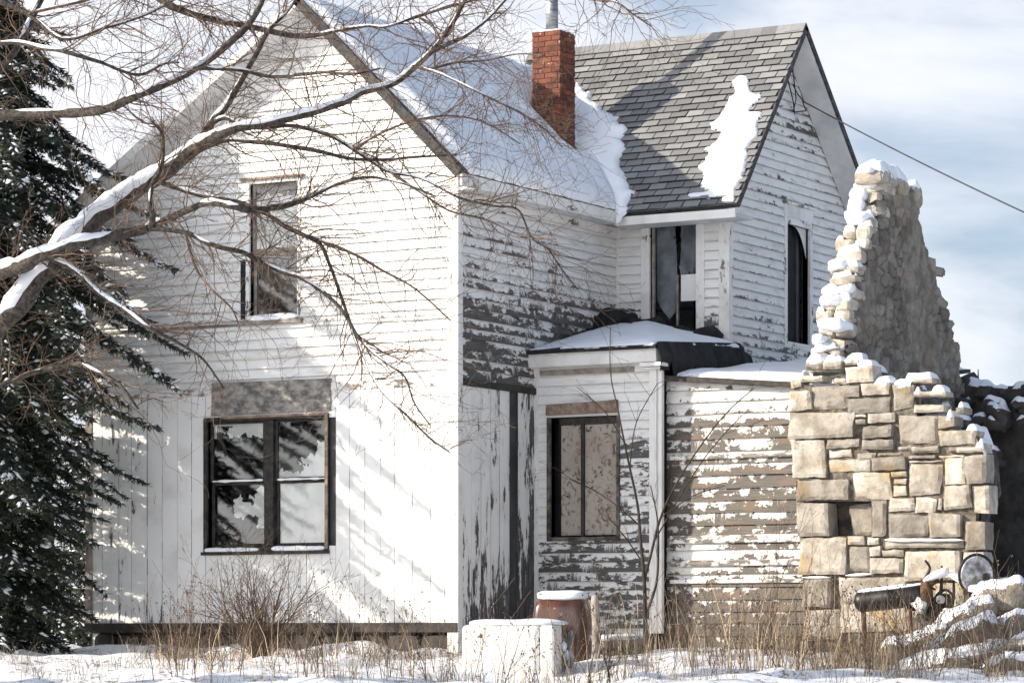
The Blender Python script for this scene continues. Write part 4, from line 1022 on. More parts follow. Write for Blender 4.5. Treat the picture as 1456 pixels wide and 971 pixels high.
def rp(l, y=Y0): return [onY(1100 + a / 4.045, 500 + b / 4.045, y) for a, b in l]
ribbon(sn, [onY(956 + a / 2.912, 638 + b / 2.912, Y0 - .02) for a, b in ((880, 376), (1000, 378), (1205, 378))], .05, .022, .012, 9)
ribbon(sn, [onY(956 + a / 2.912, 638 + b / 2.912, Y0 - .0) for a, b in ((716, 524), (830, 518))], .05, .018, .01, 10)
ribbon(sn, [onY(956 + a / 2.912, 638 + b / 2.912, Y0 - .0) for a, b in ((535, 532), (660, 532))], .04, .012, .01, 10)
sn.build('ledge_snow', M['snow'], RU, smooth=True)['kind'] = 'stuff'
tag(snowfall('ruin_snow', solids, 3.75, 6.9, .7, 1.75, .022, .085, 2.2, .35, .09, .45), 'snow capping the broken top of the block wall', 'snow', kind='stuff')
tag(snowfall('ruin_snow', solids, 3.6, 4.6, 1.0, 4.2, .022, .10, 3.4, .3, .10, .7), 'snow on the stones stepping up the tall broken gable', 'snow', kind='stuff')
# rear wall of the ruin, dark and in the shade
RY = 5.6
rp_ = [(3.9, .0), (9, .0), (9, 3.4), (8, 3.42), (6.6, 3.38), (5.6, 3.42), (5.0, 3.40), (4.7, 3.42), (4.45, 3.5), (4.1, 3.6)]
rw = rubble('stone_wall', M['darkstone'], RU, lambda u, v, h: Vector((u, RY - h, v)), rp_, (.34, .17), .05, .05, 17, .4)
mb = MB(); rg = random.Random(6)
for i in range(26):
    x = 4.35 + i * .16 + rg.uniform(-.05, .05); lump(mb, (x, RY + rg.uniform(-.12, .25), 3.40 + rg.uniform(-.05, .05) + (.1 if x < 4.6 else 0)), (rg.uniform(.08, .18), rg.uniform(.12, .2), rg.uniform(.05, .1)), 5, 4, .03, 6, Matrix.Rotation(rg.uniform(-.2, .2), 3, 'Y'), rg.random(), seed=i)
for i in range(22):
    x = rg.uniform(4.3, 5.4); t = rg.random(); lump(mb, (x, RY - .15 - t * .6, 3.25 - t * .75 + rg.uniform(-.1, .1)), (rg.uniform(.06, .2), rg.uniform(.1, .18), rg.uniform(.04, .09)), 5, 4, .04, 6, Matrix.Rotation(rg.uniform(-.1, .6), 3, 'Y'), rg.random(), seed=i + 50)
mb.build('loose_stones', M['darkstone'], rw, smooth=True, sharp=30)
tag(snowfall('ruin_snow', [mb], 4.2, 8.8, RY - 1.0, RY + .6, .03, .07, 2.0, .4, .1, .25), 'snow along the top of the dark wall at the right edge', 'snow', kind='stuff')
settle(RU)

# ------------------------------------------------------------------ branch growing
def spline(pts, n=5):
    """Catmull-Rom through the points; pts = (Vector, radius)"""
    out = []; P_ = [p for p, _ in pts]; r_ = [r for _, r in pts]; m = len(P_)
    for i in range(m - 1):
        p0, p1, p2, p3 = P_[max(i - 1, 0)], P_[i], P_[i + 1], P_[min(i + 2, m - 1)]
        for k in range(n):
            t = k / n
            q = .5 * ((2 * p1) + (p2 - p0) * t + (2 * p0 - 5 * p1 + 4 * p2 - p3) * t * t + (3 * p1 - p0 - 3 * p2 + p3) * t ** 3)
            out.append((q, r_[i] + (r_[i + 1] - r_[i]) * t))
    out.append((P_[-1], r_[-1])); return out
def grow(mb, p, d, L, r, lev, rg, droop=0.0, kids=3, wob=.28, spread=.75, sides=4, minr=.0022, tips=None):
    n = max(3, int(L / .09)); pts = [p.copy()]; rad = [r]; d = d.normalized(); c = p.copy(); st = L / n
    forks = sorted(rg.sample(range(1, n + 1), min(n, kids))) if lev > 0 else []
    for i in range(1, n + 1):
        d = (d + Vector((rg.gauss(0, wob), rg.gauss(0, wob), rg.gauss(0, wob) + droop)) * (st / .12) ** .5 * .6).normalized()
        c = c + d * st; rr = max(minr, r * (1 - .72 * i / n)); pts.append(c.copy()); rad.append(rr)
        if i in forks:
            ax = d.cross(Vector((rg.gauss(0, 1), rg.gauss(0, 1), rg.gauss(0, 1)))).normalized()
            dd = (d * math.cos(spread) + ax * math.sin(spread)).normalized()
            grow(mb, c, dd, L * rg.uniform(.35, .7) * (1 - .35 * i / n), rr * .72, lev - 1, rg, droop, max(1, kids - 1), wob, spread, sides, minr, tips)
    mb.tube(pts, rad, sides if r > .006 else 3, cap=False)
    if tips is not None: tips.append(pts[-1])

# ------------------------------------------------------------------ the bare tree whose limbs cross the view
TD = 31.0
tb = atD(-330, 900, TD); tb.z = hterr(tb.x, tb.y)
TR = empty('bare_tree', tb, 'large bare deciduous tree reaching snowy limbs across the front of the house', 'tree')
Lm = [  # limbs: distance, then (px, py, width)
 (30.4, [(-330, 430, 60), (-180, 230, 30), (-60, 172, 18), (0, 165, 17), (103, 161, 16), (148, 156, 15), (192, 136, 15), (240, 117, 15), (275, 98, 14), (309, 75, 13), (350, 41, 11), (367, 14, 9), (378, -10, 8)]),
 (31.0, [(-330, 760, 70), (-180, 640, 52), (-60, 530, 44), (6, 455, 40), (52, 396, 37), (93, 345, 37), (133, 312, 37), (185, 276, 33), (216, 254, 31), (256, 226, 28), (297, 198, 23), (330, 184, 17), (400, 170, 15), (480, 148, 14), (514, 132, 13), (556, 120, 12), (583, 100, 11), (617, 69, 9), (641, 38, 7), (665, -5, 6)]),
 (31.0, [(280, 210, 16), (302, 172, 13), (323, 151, 11), (343, 113, 10), (364, 79, 9), (381, 45, 8), (405, 20, 7), (424, -6, 6)]),
 (31.0, [(612, 74, 8), (627, 68, 7), (655, 55, 7), (690, 30, 6), (722, -4, 5)]),
 (30.5, [(-330, 610, 46), (-160, 470, 34), (-50, 405, 28), (0, 387, 27), (40, 372, 26), (80, 355, 24), (124, 341, 21), (170, 335, 19), (204, 328, 16), (220, 318, 13), (241, 311, 12), (263, 300, 12), (297, 288, 12), (330, 294, 12), (360, 299, 12), (390, 297, 11), (420, 288, 9), (445, 278, 8), (480, 262, 6), (525, 252, 5), (575, 262, 4), (620, 280, 3)]),
 (30.5, [(214, 324, 12), (217, 305, 10), (212, 288, 9), (216, 263, 8), (230, 239, 7), (232, 211, 6), (230, 190, 5), (215, 172, 4)]),
 (30.4, [(40, 370, 12), (60, 366, 11), (83, 372, 11), (105, 384, 10), (133, 409, 10), (161, 430, 9), (185, 446, 8), (210, 464, 7), (235, 478, 6), (262, 492, 5), (290, 512, 4), (318, 552, 3)]),
 (30.0, [(-320, 800, 30), (-120, 600, 16), (14, 543, 9), (62, 526, 9), (106, 517, 8), (137, 528, 7), (165, 543, 6), (182, 560, 5), (196, 581, 4)]),
 (31.6, [(-330, 300, 40), (-100, -60, 26), (60, -110, 18), (150, -60, 15), (230, 0, 13), (254, 14, 12), (292, 26, 11), (326, 33, 11), (378, 43, 10), (429, 52, 9), (474, 45, 7), (520, 37, 6), (549, 38, 5), (593, 24, 5), (651, 7, 4), (700, -6, 3)]),
 (31.0, [(288, 208, 12), (326, 199, 9), (371, 203, 8), (412, 209, 7), (457, 216, 7), (500, 226, 6), (550, 227, 5), (600, 223, 4), (650, 220, 3)]),
 (31.0, [(302, 176, 10), (320, 168, 8), (345, 178, 8), (378, 182, 7), (412, 179, 7), (457, 189, 7), (485, 201, 7), (525, 227, 6), (556, 245, 6), (600, 254, 5), (652, 281, 4), (703, 293, 4), (737, 299, 3), (756, 338, 3), (779, 354, 3), (800, 385, 2.4), (822, 412, 2)]),
 (30.4, [(272, 99, 8), (300, 98, 7), (343, 100, 7), (388, 110, 6), (429, 106, 6), (467, 103, 5), (500, 106, 4), (540, 98, 3)]),
 (29.6, [(-330, 350, 26), (-150, 90, 14), (0, 62, 8), (62, 69, 8), (103, 77, 7), (144, 89, 6), (178, 103, 5), (203, 106, 5), (233, 91, 4), (254, 89, 3)]),
 (31.8, [(-330, 480, 30), (-80, 190, 16), (10, 90, 12), (31, 55, 12), (41, 34, 11), (55, 7, 10), (70, -30, 9)]),
 (30.5, [(226, 258, 9), (263, 270, 9), (297, 280, 9), (340, 288, 7), (379, 304, 8), (405, 322, 8), (428, 333, 8), (455, 346, 7), (468, 375, 6), (480, 406, 6), (497, 457, 5), (514, 498, 5), (528, 533, 4), (549, 564, 4), (583, 595, 3.4), (610, 622, 3), (640, 643, 2.2)]),
 (30.5, [(428, 333, 6), (460, 344, 6), (500, 360, 5), (545, 385, 4), (590, 410, 3.4), (640, 455, 2.4)]),
 (30.5, [(214, 326, 9), (263, 330, 8), (290, 344, 8), (320, 354, 8), (346, 359, 9), (371, 372, 9), (405, 387, 9), (428, 395, 8), (460, 415, 7), (485, 440, 6), (514, 485, 5), (549, 516, 4), (576, 536, 3.5), (590, 574, 2.5), (612, 605, 2)]),
 (31.0, [(597, 96, 5), (628, 106, 4.5), (672, 127, 4), (713, 148, 3.4), (741, 161, 3), (772, 182, 2.5), (800, 210, 2)]),
 (31.0, [(597, 98, 5), (617, 97, 4.5), (652, 89, 4), (693, 86, 3), (737, 77, 2.4), (775, 80, 2)]),
 (31.6, [(650, -30, 8), (740, -30, 6), (800, -15, 5), (844, 0, 4), (875, 3, 3.4), (899, 20, 3), (926, 38, 2)]),
 (31.6, [(150, -60, 14), (330, -70, 12), (520, -50, 10), (650, -30, 8)]),
 (30.6, [(500, 213, 5), (540, 190, 4), (590, 172, 4), (640, 165, 3), (690, 175, 2.6), (740, 205, 2)]),
 (30.6, [(556, 245, 5), (600, 275, 4), (640, 300, 3.6), (690, 312, 3), (740, 335, 2.4), (790, 340, 2)]),
 (30.8, [(263, 330, 5), (278, 380, 4), (300, 410, 3.6), (330, 440, 3), (342, 470, 2)]),
 (31.2, [(-50, -20, 12), (40, 20, 9), (90, 55, 7), (150, 40, 6), (220, 15, 5), (270, -15, 4)]),
 (31.2, [(40, 20, 7), (120, 0, 6), (170, -20, 5)]),
]
trunk = MB(); limb_sn = MB(); tw = MB(); rg = random.Random(21)
tr_top = atD(-330, 420, TD)
trunk_pts = spline([(tb + Vector((0, 0, -.2)), .46), (tb + Vector((0, 0, .15)), .40), (tb + Vector((.02, 0, 1.2)), .33), (tb.lerp(tr_top, .6), .30), (tr_top, .27), (atD(-345, 150, TD), .2), (atD(-360, -250, TD), .10)], 5)
trunk.tube([p for p, _ in trunk_pts], [r for _, r in trunk_pts], 14); trunk.build('trunk', M['bark'], TR, smooth=True)
for li, (D, l) in enumerate(Lm):
    pts = []
    for i, (px, py, w) in enumerate(l):
        dd = D + .35 * math.sin(i * .8 + li * 1.7) * min(1, i / 3) if li not in (2, 3, 5, 6, 9, 10, 14, 15, 16) else D + .25 * math.sin(i * .7 + li) * min(1, i / 4)
        pts.append((atD(px, py, dd), w * .42 * dd / F))
    sp = spline(pts, 6); limb = MB()
    P_ = [p + Vector((nz(p, 3, li), nz(p, 3, li + 4), nz(p, 3, li + 8))) * min(.03, r * .45) for p, r in sp]; r_ = [r * (1 + .16 * nz(p, 7) + .08 * nz(p, 19)) for p, r in sp]
    limb.tube(P_, r_, 10 if l[min(3, len(l) - 1)][2] > 12 else 7, cap=True); limb.build('limb', M['bark'] if l[min(3, len(l) - 1)][2] > 5 else M['twig'], TR, smooth=True)
    # snow resting along the upper side
    run = []; 
    def flush():
        if len(run) > 3:
            n = len(run); rr = [q[1] * min(1, .12 + min(i, n - 1 - i) * .22) for i, q in enumerate(run)]
            limb_sn.tube([q[0] for q in run], rr, 10)
        run.clear()
    for i, (p, r) in enumerate(zip(P_, r_)):
        t = (P_[min(i + 1, len(P_) - 1)] - P_[max(i - 1, 0)]).normalized()
        thick = .0 if abs(t.z) > .86 or r < .010 else r * (.80 + .32 * nz(p, 6) + .15 * nz(p, 17))
        if thick and noise.noise(p * 2.1 + Vector((li * 3, 0, 0))) > -.10 - (.6 if r > .06 else 0):
            upv = (UP - t * t.z).normalized(); run.append((p + upv * r * .50 - DV * r * .42, thick * .90))
        else: flush()
    flush()
    # twigs
    vis = [i for i, (p, r) in enumerate(sp) if i > 2]
    tot = sum((sp[i][0] - sp[i - 1][0]).length for i in range(1, len(sp)) if -60 < 728 + F * (sp[i][0] - CAM).dot(RV) / depth(sp[i][0]) < 1000)
    for _ in range(int(tot * 15)):
        i = rg.choice(vis); p, r = P_[i], r_[i]
        pxx = 728 + F * (p - CAM).dot(RV) / depth(p)
        if pxx < -80: continue
        t = (P_[min(i + 1, len(P_) - 1)] - P_[i - 1]).normalized(); ax = t.cross(Vector((rg.gauss(0, .6), rg.gauss(0, .6), rg.gauss(0, 1)))).normalized()
        sgn = 1 if rg.random() < .5 else -1; side = (RV * rg.gauss(0, .6) + UP * rg.gauss(0, .8) + DV * rg.gauss(0, .5))
        side = (side - t * side.dot(t)).normalized()
        dd = (t * rg.uniform(.35, .9) + side * rg.uniform(.5, .9)).normalized()
        Lw = rg.uniform(.25, 1.15) * (1.0 if r < .03 else .8)
        grow(tw, p, dd, Lw, min(r * .55, rg.uniform(.0045, .0085)), 2, rg, -.015, 3, .36, .75, 4, .0019)
tw.build('twigs', M['twig'], TR, smooth=True)
settle(TR)
tag(limb_sn.build('branch_snow', M['snow'], smooth=True), 'snow lying along the upper side of the bare limbs', 'snow', kind='stuff')

# ------------------------------------------------------------------ spruce at the left
def spruce(name, base, Ht, Rm, seed, label, whorl=.26, zmin=.6, dens=1.2, facing=None, group=None, wall=None):
    rg = random.Random(seed); T = empty(name, base, label, 'tree', group)
    mb = MB(); mb.tube([base + UP * (Ht * q) + Vector((.05 * math.sin(q * 5), 0, 0)) for q in (-.02, .05, .3, .6, .85, 1)], [.17, .15, .12, .08, .04, .01], 9); mb.build('trunk', M['bark'], T, smooth=True)
    cr = MB(); snw = MB(); z = zmin
    def tri(a, b, c, w): cr.face([cr.vert(a, w), cr.vert(b, w), cr.vert(c, w)])
    while z < Ht - .2:
        f = z / Ht; nb = 11
        prof = Rm * (float(np.interp(f, [0, .12, .2, .28, .37, .55, .68, .85, 1], [.5, .52, .60, .82, 1.0, .95, .60, .30, .04])) if wall is not None else min(1, (1 - f) * 1.5))
        for k in range(nb):
            an = 2 * math.pi * (k + rg.random() * .8) / nb + z * 3; out = Vector((math.cos(an), math.sin(an), 0))
            if facing is not None and out.dot(facing) < -.55: continue
            L = prof * rg.uniform(.62, 1.15)
            if wall is not None and out.y > .05: L = min(L, (wall - base.y) / out.y * rg.uniform(.85, 1.0))
            if L < .3: continue
            nseg = 9; p = base + UP * (z + rg.uniform(-.1, .1)); pts = [p.copy()]; d = (out + UP * rg.uniform(.0, .25)).normalized()
            for i in range(nseg):
                d = (d + UP * (-.13 if i < 6 else .02) + Vector((rg.gauss(0, .06), rg.gauss(0, .06), rg.gauss(0, .03)))).normalized(); p = p + d * (L / nseg); pts.append(p.copy())
            cr.tube(pts, [.018 * (1 - i / (nseg + 1)) + .003 for i in range(nseg + 1)], 3, .15, False)
            side = out.cross(UP)
            nt_ = int(L / .075 * dens)
            for i in range(nt_):
                t = (i + .5) / nt_; t = .12 + .88 * t; fi = t * nseg; i0 = min(int(fi), nseg - 1); q = pts[i0].lerp(pts[i0 + 1], fi - i0); ad = (pts[i0 + 1] - pts[i0]).normalized()
                for sg in (-1, 1):
                    Lt = (.12 + .40 * (1 - t) * min(1, L / 1.2)) * rg.uniform(.6, 1.2)
                    td = (ad * .75 + side * sg * .8 + UP * rg.uniform(-.45, .12)).normalized(); w0 = rg.random() ** 2
                    nn = max(3, int(Lt / .035)); tn = td.cross(UP).normalized(); tu = tn.cross(td)
                    for j in range(nn):
                        s = q + td * (Lt * (j + .3) / nn)
                        for _ in range(2):
                            v = (td * .6 + tn * rg.uniform(-1, 1) + tu * rg.uniform(-.7, .5)).normalized(); ln = rg.uniform(.06, .12); wd = tn.cross(v) if rg.random() < .5 else tu.cross(v)
                            wd = wd.normalized() * rg.uniform(.009, .017) if wd.length > 1e-4 else tu * .008
                            tri(s - wd, s + wd, s + v * ln, min(1, w0 + rg.uniform(0, .3)))
                    if rg.random() < .36 and Lt > .08:
                        c = q + td * Lt * rg.uniform(.3, .8) + UP * .018; a = rg.uniform(.015, .055); b = a * rg.uniform(.35, .9); h = rg.uniform(.012, .028)
                        if rg.random() < .12: a *= 1.9; b *= 1.9; h *= 1.5
                        V = [snw.vert(c + td * a * math.cos(g * math.pi / 3) + tn * b * math.sin(g * math.pi / 3)) for g in range(6)]; tp = snw.vert(c + UP * h); bt = snw.vert(c - UP * h * .6)
                        for g in range(6): snw.face([V[g], V[(g + 1) % 6], tp]); snw.face([V[(g + 1) % 6], V[g], bt])
        z += whorl * rg.uniform(.8, 1.2)
    cr.build('crown', M['needle'], T)
    s = snw.build('crown_snow', M['snow'], T, smooth=True); s['kind'] = 'stuff'
    settle(T); return T
sb = atD(-45, 900, 39.7); sb.z = hterr(sb.x, sb.y)
spruce('spruce', sb, 10.5, 3.2, 3, 'dark snow flecked spruce at the left corner of the house', whorl=.21, zmin=.3, facing=(RV - DV * .6).normalized(), wall=-.22)
sb2 = atD(62, 900, 46.0); sb2.z = 0
spruce('spruce', sb2, 6.6, 2.0, 8, 'shorter spruce behind the left corner of the house', .3, .4, 1.0, (RV * .3 - DV).normalized())
# small evergreen top beyond the dark wall
eb = atD(1394, 900, 62); eb.z = hterr(eb.x, eb.y)
spruce('spruce', eb, 5.55, 1.0, 5, 'small evergreen tip showing over the dark wall at right', .25, 3.4, .8)

# ------------------------------------------------------------------ cast-off things in the yard
def rbox(mb, c, half, rz, k=14, n=8, amp=.0, a=0.0, seed=0):
    lump(mb, c, half, k, n, amp, 3, Matrix.Rotation(rz, 3, 'Z'), a, seed)
# white enamel freezer
fD = 34.6; cl = atD(655, 884, fD + .35); cm = atD(788, 884, fD); ct = cm.z - .03
fz = -.75; ax = (cm - cl); ax.z = 0; wlen = ax.length; ax.normalize(); bx = Vector((-ax.y, ax.x, 0)); dpt = .72
ctr = (cl + cm) / 2; ctr.z = 0
FZ = empty('chest_freezer', Vector((ctr.x, ctr.y, fz)) + bx * dpt / 2, 'white enamel freezer with rust specks and snowy lid half sunk in weeds', 'freezer')
def obox(mb, u0, u1, v0, v1, z0, z1, a=0.0):
    o = Vector((ctr.x, ctr.y, 0)) - ax * wlen / 2
    mb.prism([o + ax * u + bx * v + UP * z0 for u, v in ((u0, v0), (u1, v0), (u1, v1), (u0, v1))], (0, 0, z1 - z0), a)
mb = MB(); obox(mb, 0, wlen - .17, 0, dpt, fz, ct); mb.build('cabinet', M['enamel'], FZ, bevel=.055, recalc=True)
mb = MB(); obox(mb, wlen - .172, wlen, 0, .30, fz, ct - .004); mb.build('door', M['enamel'], FZ, bevel=.03, recalc=True)
mb = MB(); obox(mb, wlen - .172, wlen - .03, .31, .60, fz, ct - .03); mb.build('compressor_bay', M['blackmetal'], FZ, recalc=True)
mb = MB(); obox(mb, wlen - .172, wlen, .62, dpt - .0, fz, ct - .06); mb.build('hinge_strip', M['paleplate'], FZ, bevel=.01, recalc=True)
mb = MB(); o = Vector((ctr.x, ctr.y, 0)) + ax * (wlen / 2 - .028)
for (v, z, s) in ((.42, ct - .24, .06), (.50, ct - .34, .045)): lump(mb, o + bx * v + UP * z, (.025, s * .8, s), 2.3, 5, .03, 9, Matrix.Rotation(math.atan2(ax.y, ax.x), 3, 'Z'), seed=z)
mb.build('clinging_snow', M['snow'], FZ, smooth=True)
settle(FZ)
mb = MB(); lump(mb, Vector((ctr.x, ctr.y, ct + .02)) + bx * dpt / 2 + ax * .02, (wlen / 2 + .00, dpt / 2, .045), 3.4, 14, .018, 2.5, Matrix.Rotation(math.atan2(ax.y, ax.x), 3, 'Z'))
tag(mb.build('freezer_snow', M['snow'], smooth=True), 'rounded snow layer on top of the white freezer', 'snow', kind='stuff')
# brown enamel cabinet behind it
bD = 36.2; b0 = atD(757, 852, bD); b1 = atD(830, 852, bD - .15); ax2 = (b1 - b0); ax2.z = 0; bw = ax2.length; ax2.normalize(); bx2 = Vector((-ax2.y, ax2.x, 0)); bt = b0.z + .0
bc = (b0 + b1) / 2
BC = empty('brown_cabinet', Vector((bc.x, bc.y, -.1)) + bx2 * .2, 'glossy brown enamel cabinet with rounded shoulders standing behind the white freezer', 'cabinet')
mb = MB()
o = Vector((b0.x, b0.y, 0)); prev = None
for (z, s) in ((-.15, .0), (bt - .22, .0), (bt - .10, .012), (bt - .03, .03), (bt + .01, .07), (bt + .03, .14)):
    ring = []
    hw, hd = bw / 2 - s + .02, .25 - s
    for k in range(28):
        an = 2 * math.pi * k / 28; ca, sa = math.cos(an), math.sin(an); e = .35
        u = math.copysign(abs(ca) ** e, ca) * hw; v = math.copysign(abs(sa) ** e, sa) * hd
        ring.append(mb.vert(Vector((bc.x, bc.y, z)) + bx2 * .24 + ax2 * u + bx2 * v))
    if prev:
        for k in range(28): mb.face([prev[k], prev[(k + 1) % 28], ring[(k + 1) % 28], ring[k]])
    prev = ring
mb.face(prev); mb.build('body', M['brown'], BC, smooth=True)
mb = MB(); mb.prism([Vector((bc.x, bc.y, z)) + ax2 * u - bx2 * .015 for u, z in ((-bw / 2 + .1, .28), (bw / 2 - .12, .28), (bw / 2 - .12, .31), (-bw / 2 + .1, .31))], -bx2 * .012); mb.build('trim_strip', M['blackmetal'], BC, recalc=True)
settle(BC)
mb = MB(); lump(mb, Vector((bc.x, bc.y, bt + .045)) + bx2 * .24, (bw / 2 - .02, .24, .062), 3.6, 10, .014, 4, Matrix.Rotation(math.atan2(ax2.y, ax2.x), 3, 'Z'))
tag(mb.build('cabinet_snow', M['snow'], smooth=True), 'thick rounded snow cap on the brown enamel cabinet', 'snow', kind='stuff')
# grey post beside it
pb = atD(847, 880, 36.0); mb = MB(); pz = hterr(pb.x, pb.y)
mb.tube([Vector((pb.x, pb.y, q)) + Vector((.012 * math.sin(q * 6), 0, 0)) for q in (pz - .2, 0, .2, .4, .6, atD(847, 846, 36).z)], [.055, .052, .05, .048, .05, .044], 9)
tag(mb.build('wooden_post', M['wood'], smooth=True), 'short weathered grey post against the brown cabinet', 'post')
# snow-covered plank by the porch
mb = MB(); q0, q1 = atD(856, 912, 37.0), atD(915, 906, 37.2); dd = (q1 - q0).normalized(); sd = dd.cross(UP).normalized()
mb.prism([q0 - sd * .1, q1 - sd * .1, q1 + sd * .1, q0 + sd * .1], UP * -.07); PL_ = mb.build('plank', M['wood'], bevel=.008, recalc=True)
tag(PL_, 'snow topped plank lying right of the brown cabinet', 'plank')
mb = MB(); lump(mb, (q0 + q1) / 2 + UP * .02, ((q1 - q0).length / 2, .1, .05), 3, 8, .02, 5, Matrix.Rotation(math.atan2(dd.y, dd.x), 3, 'Z')); tag(mb.build('plank_snow', M['snow'], smooth=True), 'snow cushion on the plank beside the porch', 'snow', kind='stuff')
# black tank
tD = 35.85; t0, t1 = atD(1216, 856, tD), atD(1312, 845, tD - .25); dd = (t1 - t0).normalized()
TK = empty('metal_tank', (t0 + t1) / 2 - UP * .5, 'black sooty horizontal iron tank with snow on top against the block wall', 'tank')
mb = MB(); n = 7; pts = [t0 - dd * .0]; rad = [.02]
for q, r_ in ((.0, .05), (.015, .085), (.05, .115), (.12, .125), (.5, .127), (.52, .133), (.54, .127), (.95, .127), (1.0, .12)): pts.append(t0.lerp(t1, q)); rad.append(r_)
mb.tube(pts, rad, 20); mb.build('barrel', M['blackmetal'], TK, smooth=True)
for q in (.12, .8): mb = MB(); c = t0.lerp(t1, q); mb.tube([c - UP * .10, c - UP * .62 + Vector((.03, 0, 0))], .03, 7); mb.build('leg', M['rust'], TK, smooth=True)
mb = MB(); mb.tube([t1, t1 + dd * .05, t1 + dd * .10], [.135, .15, .12], 16); mb.tube([t1 + UP * .05, t1 + dd * .16 + UP * .14, t1 + dd * .2 + UP * .28], [.03, .028, .02], 7); mb.build('neck', M['rust'], TK, smooth=True)
settle(TK)
mb = MB(); lump(mb, t0.lerp(t1, .52) + UP * .115, ((t1 - t0).length * .5, .09, .03), 2.8, 9, .012, 6, Matrix.Rotation(math.atan2(dd.y, dd.x), 3, 'Z') @ Matrix.Rotation(-math.asin(dd.z), 3, 'Y'))
lump(mb, t1 + dd * .15 + UP * .20, (.17, .09, .05), 2.4, 6, .02, 6, Matrix.Rotation(-.45, 3, 'Y')); lump(mb, t1 + dd * .42 + UP * .14, (.15, .1, .045), 2.4, 6, .02, 6, Matrix.Rotation(.4, 3, 'Y'))
tag(mb.build('tank_snow', M['snow'], smooth=True), 'snow strip along the black tank and scrap', 'snow', kind='stuff')
# scrap iron right of the tank
SCR = empty('scrap_iron', atD(1335, 900, 35.6), 'jagged black scrap iron with upright bent bars between tank and round lid', 'scrap')
mb = MB()
for l in ([(1298, 868), (1306, 838), (1318, 818), (1322, 806), (1315, 796)], [(1335, 870), (1338, 840), (1339, 822), (1339, 804)], [(1352, 868), (1356, 845), (1356, 826)], [(1326, 880), (1330, 850), (1345, 838), (1358, 850)], [(1304, 838), (1316, 832), (1330, 838)]):
    mb.tube([p for p, _ in spline([(atD(px, py, 35.6), .02) for px, py in l], 4)], [.026 - .014 * i / (4 * (len(l) - 1)) for i in range(4 * (len(l) - 1) + 1)], 6)
mb.build('bent_bar', M['blackmetal'], SCR, smooth=True)
mb = MB()
for (px, py, a, b, s) in ((1342, 862, .10, .15, 1), (1325, 875, .14, .1, 2), (1358, 880, .12, .12, 3)): lump(mb, atD(px, py, 35.7), (a, .06, b), 2.5, 6, .05, 7, seed=s)
mb.build('casting', M['blackmetal'], SCR)
mb = MB(); lump(mb, atD(1306, 858, 35.5), (.10, .02, .07), 7, 6, .03, 8, Matrix.Rotation(.6, 3, 'Y')); lump(mb, atD(1337, 852, 35.45), (.06, .02, .05), 2, 6, .01, 8); mb.build('plate', M['paleplate'], SCR, smooth=True)
settle(SCR)
# round lid
LD = empty('round_lid', atD(1388, 842, 35.35), 'round pale metal lid standing upright by the dark doorway', 'lid')
c = atD(1389, 817, 35.35); nrm = (CAM - c).normalized() + RV * .25; nrm.normalize(); s1 = nrm.cross(UP).normalized(); s2 = s1.cross(nrm)
mb = MB(); R1 = .205; rings = []
for (rr, o) in ((.0, .03), (.10, .028), (.16, .012), (.185, .02), (.20, .02), (.205, .0), (.2, -.03), (.0, -.03)):
    rings.append([mb.vert(c + (s1 * math.cos(2 * math.pi * k / 32) * .92 + s2 * math.sin(2 * math.pi * k / 32) * 1.05) * max(rr, .001) + nrm * o) for k in range(32)])
for A_, B_ in zip(rings[:-1], rings[1:]):
    for k in range(32): mb.face([A_[k], A_[(k + 1) % 32], B_[(k + 1) % 32], B_[k]])
mb.build('disc', M['paleplate'], LD, smooth=True, recalc=True)
mb = MB(); hc = c - s1 * .10 - s2 * .02 + nrm * .03; mb.tube([hc, hc + nrm * .02], .045, 12); mb.build('opening', M['blackmetal'], LD)  # black disc carries the darkness of the hole in its colour
mb = MB(); ringp = [c + (s1 * math.cos(a_ * math.pi / 16) * .95 + s2 * math.sin(a_ * math.pi / 16) * 1.07) * .215 - nrm * .01 for a_ in range(33)]; mb.tube(ringp, .016, 6, cap=False); mb.build('rim', M['blackmetal'], LD, smooth=True)
mb = MB(); mb.tube([c - s2 * .18, c - s2 * .62 - nrm * .1], .02, 6); mb.build('stand', M['rust'], LD)
settle(LD)
mb = MB(); lump(mb, c - s2 * .16 + nrm * .05, (.15, .05, .05), 2.4, 7, .02, 6, seed=3); tag(mb.build('lid_snow', M['snow'], smooth=True), 'snow lodged in the lower rim of the round lid', 'snow', kind='stuff')
# fallen stones and timbers under snow, lower right
fs = [(1300, 918, 35.0, .42, .10, -.40, 'long low'), (1372, 878, 35.1, .34, .11, -.42, 'wedge shaped'), (1422, 850, 35.3, .30, .16, -.15, 'tall'), (1365, 915, 34.5, .46, .14, -.45, 'broad'), (1425, 900, 34.7, .42, .12, -.42, 'slanting'), (1440, 922, 34.0, .36, .09, -.25, 'flat'), (1345, 945, 33.8, .55, .10, -.2, 'half buried'), (1450, 948, 33.4, .4, .1, -.15, 'lowest')]
rg = random.Random(31)
lab = {'long low': 'long low stone under snow left of the slanting rubble', 'wedge shaped': 'wedge shaped stone with snow below the round lid', 'tall': 'tallest snowy stone against the dark doorway at the right edge', 'broad': 'broad snowy block sloping up from the weeds, centre of the rubble', 'slanting': 'slanting snowy block at the right edge above the flat stone', 'flat': 'flat snowy stone under the slanting block at right', 'half buried': 'half buried snowy stone low in the weeds near the bottom', 'lowest': 'lowest snowy stone in the bottom right corner'}
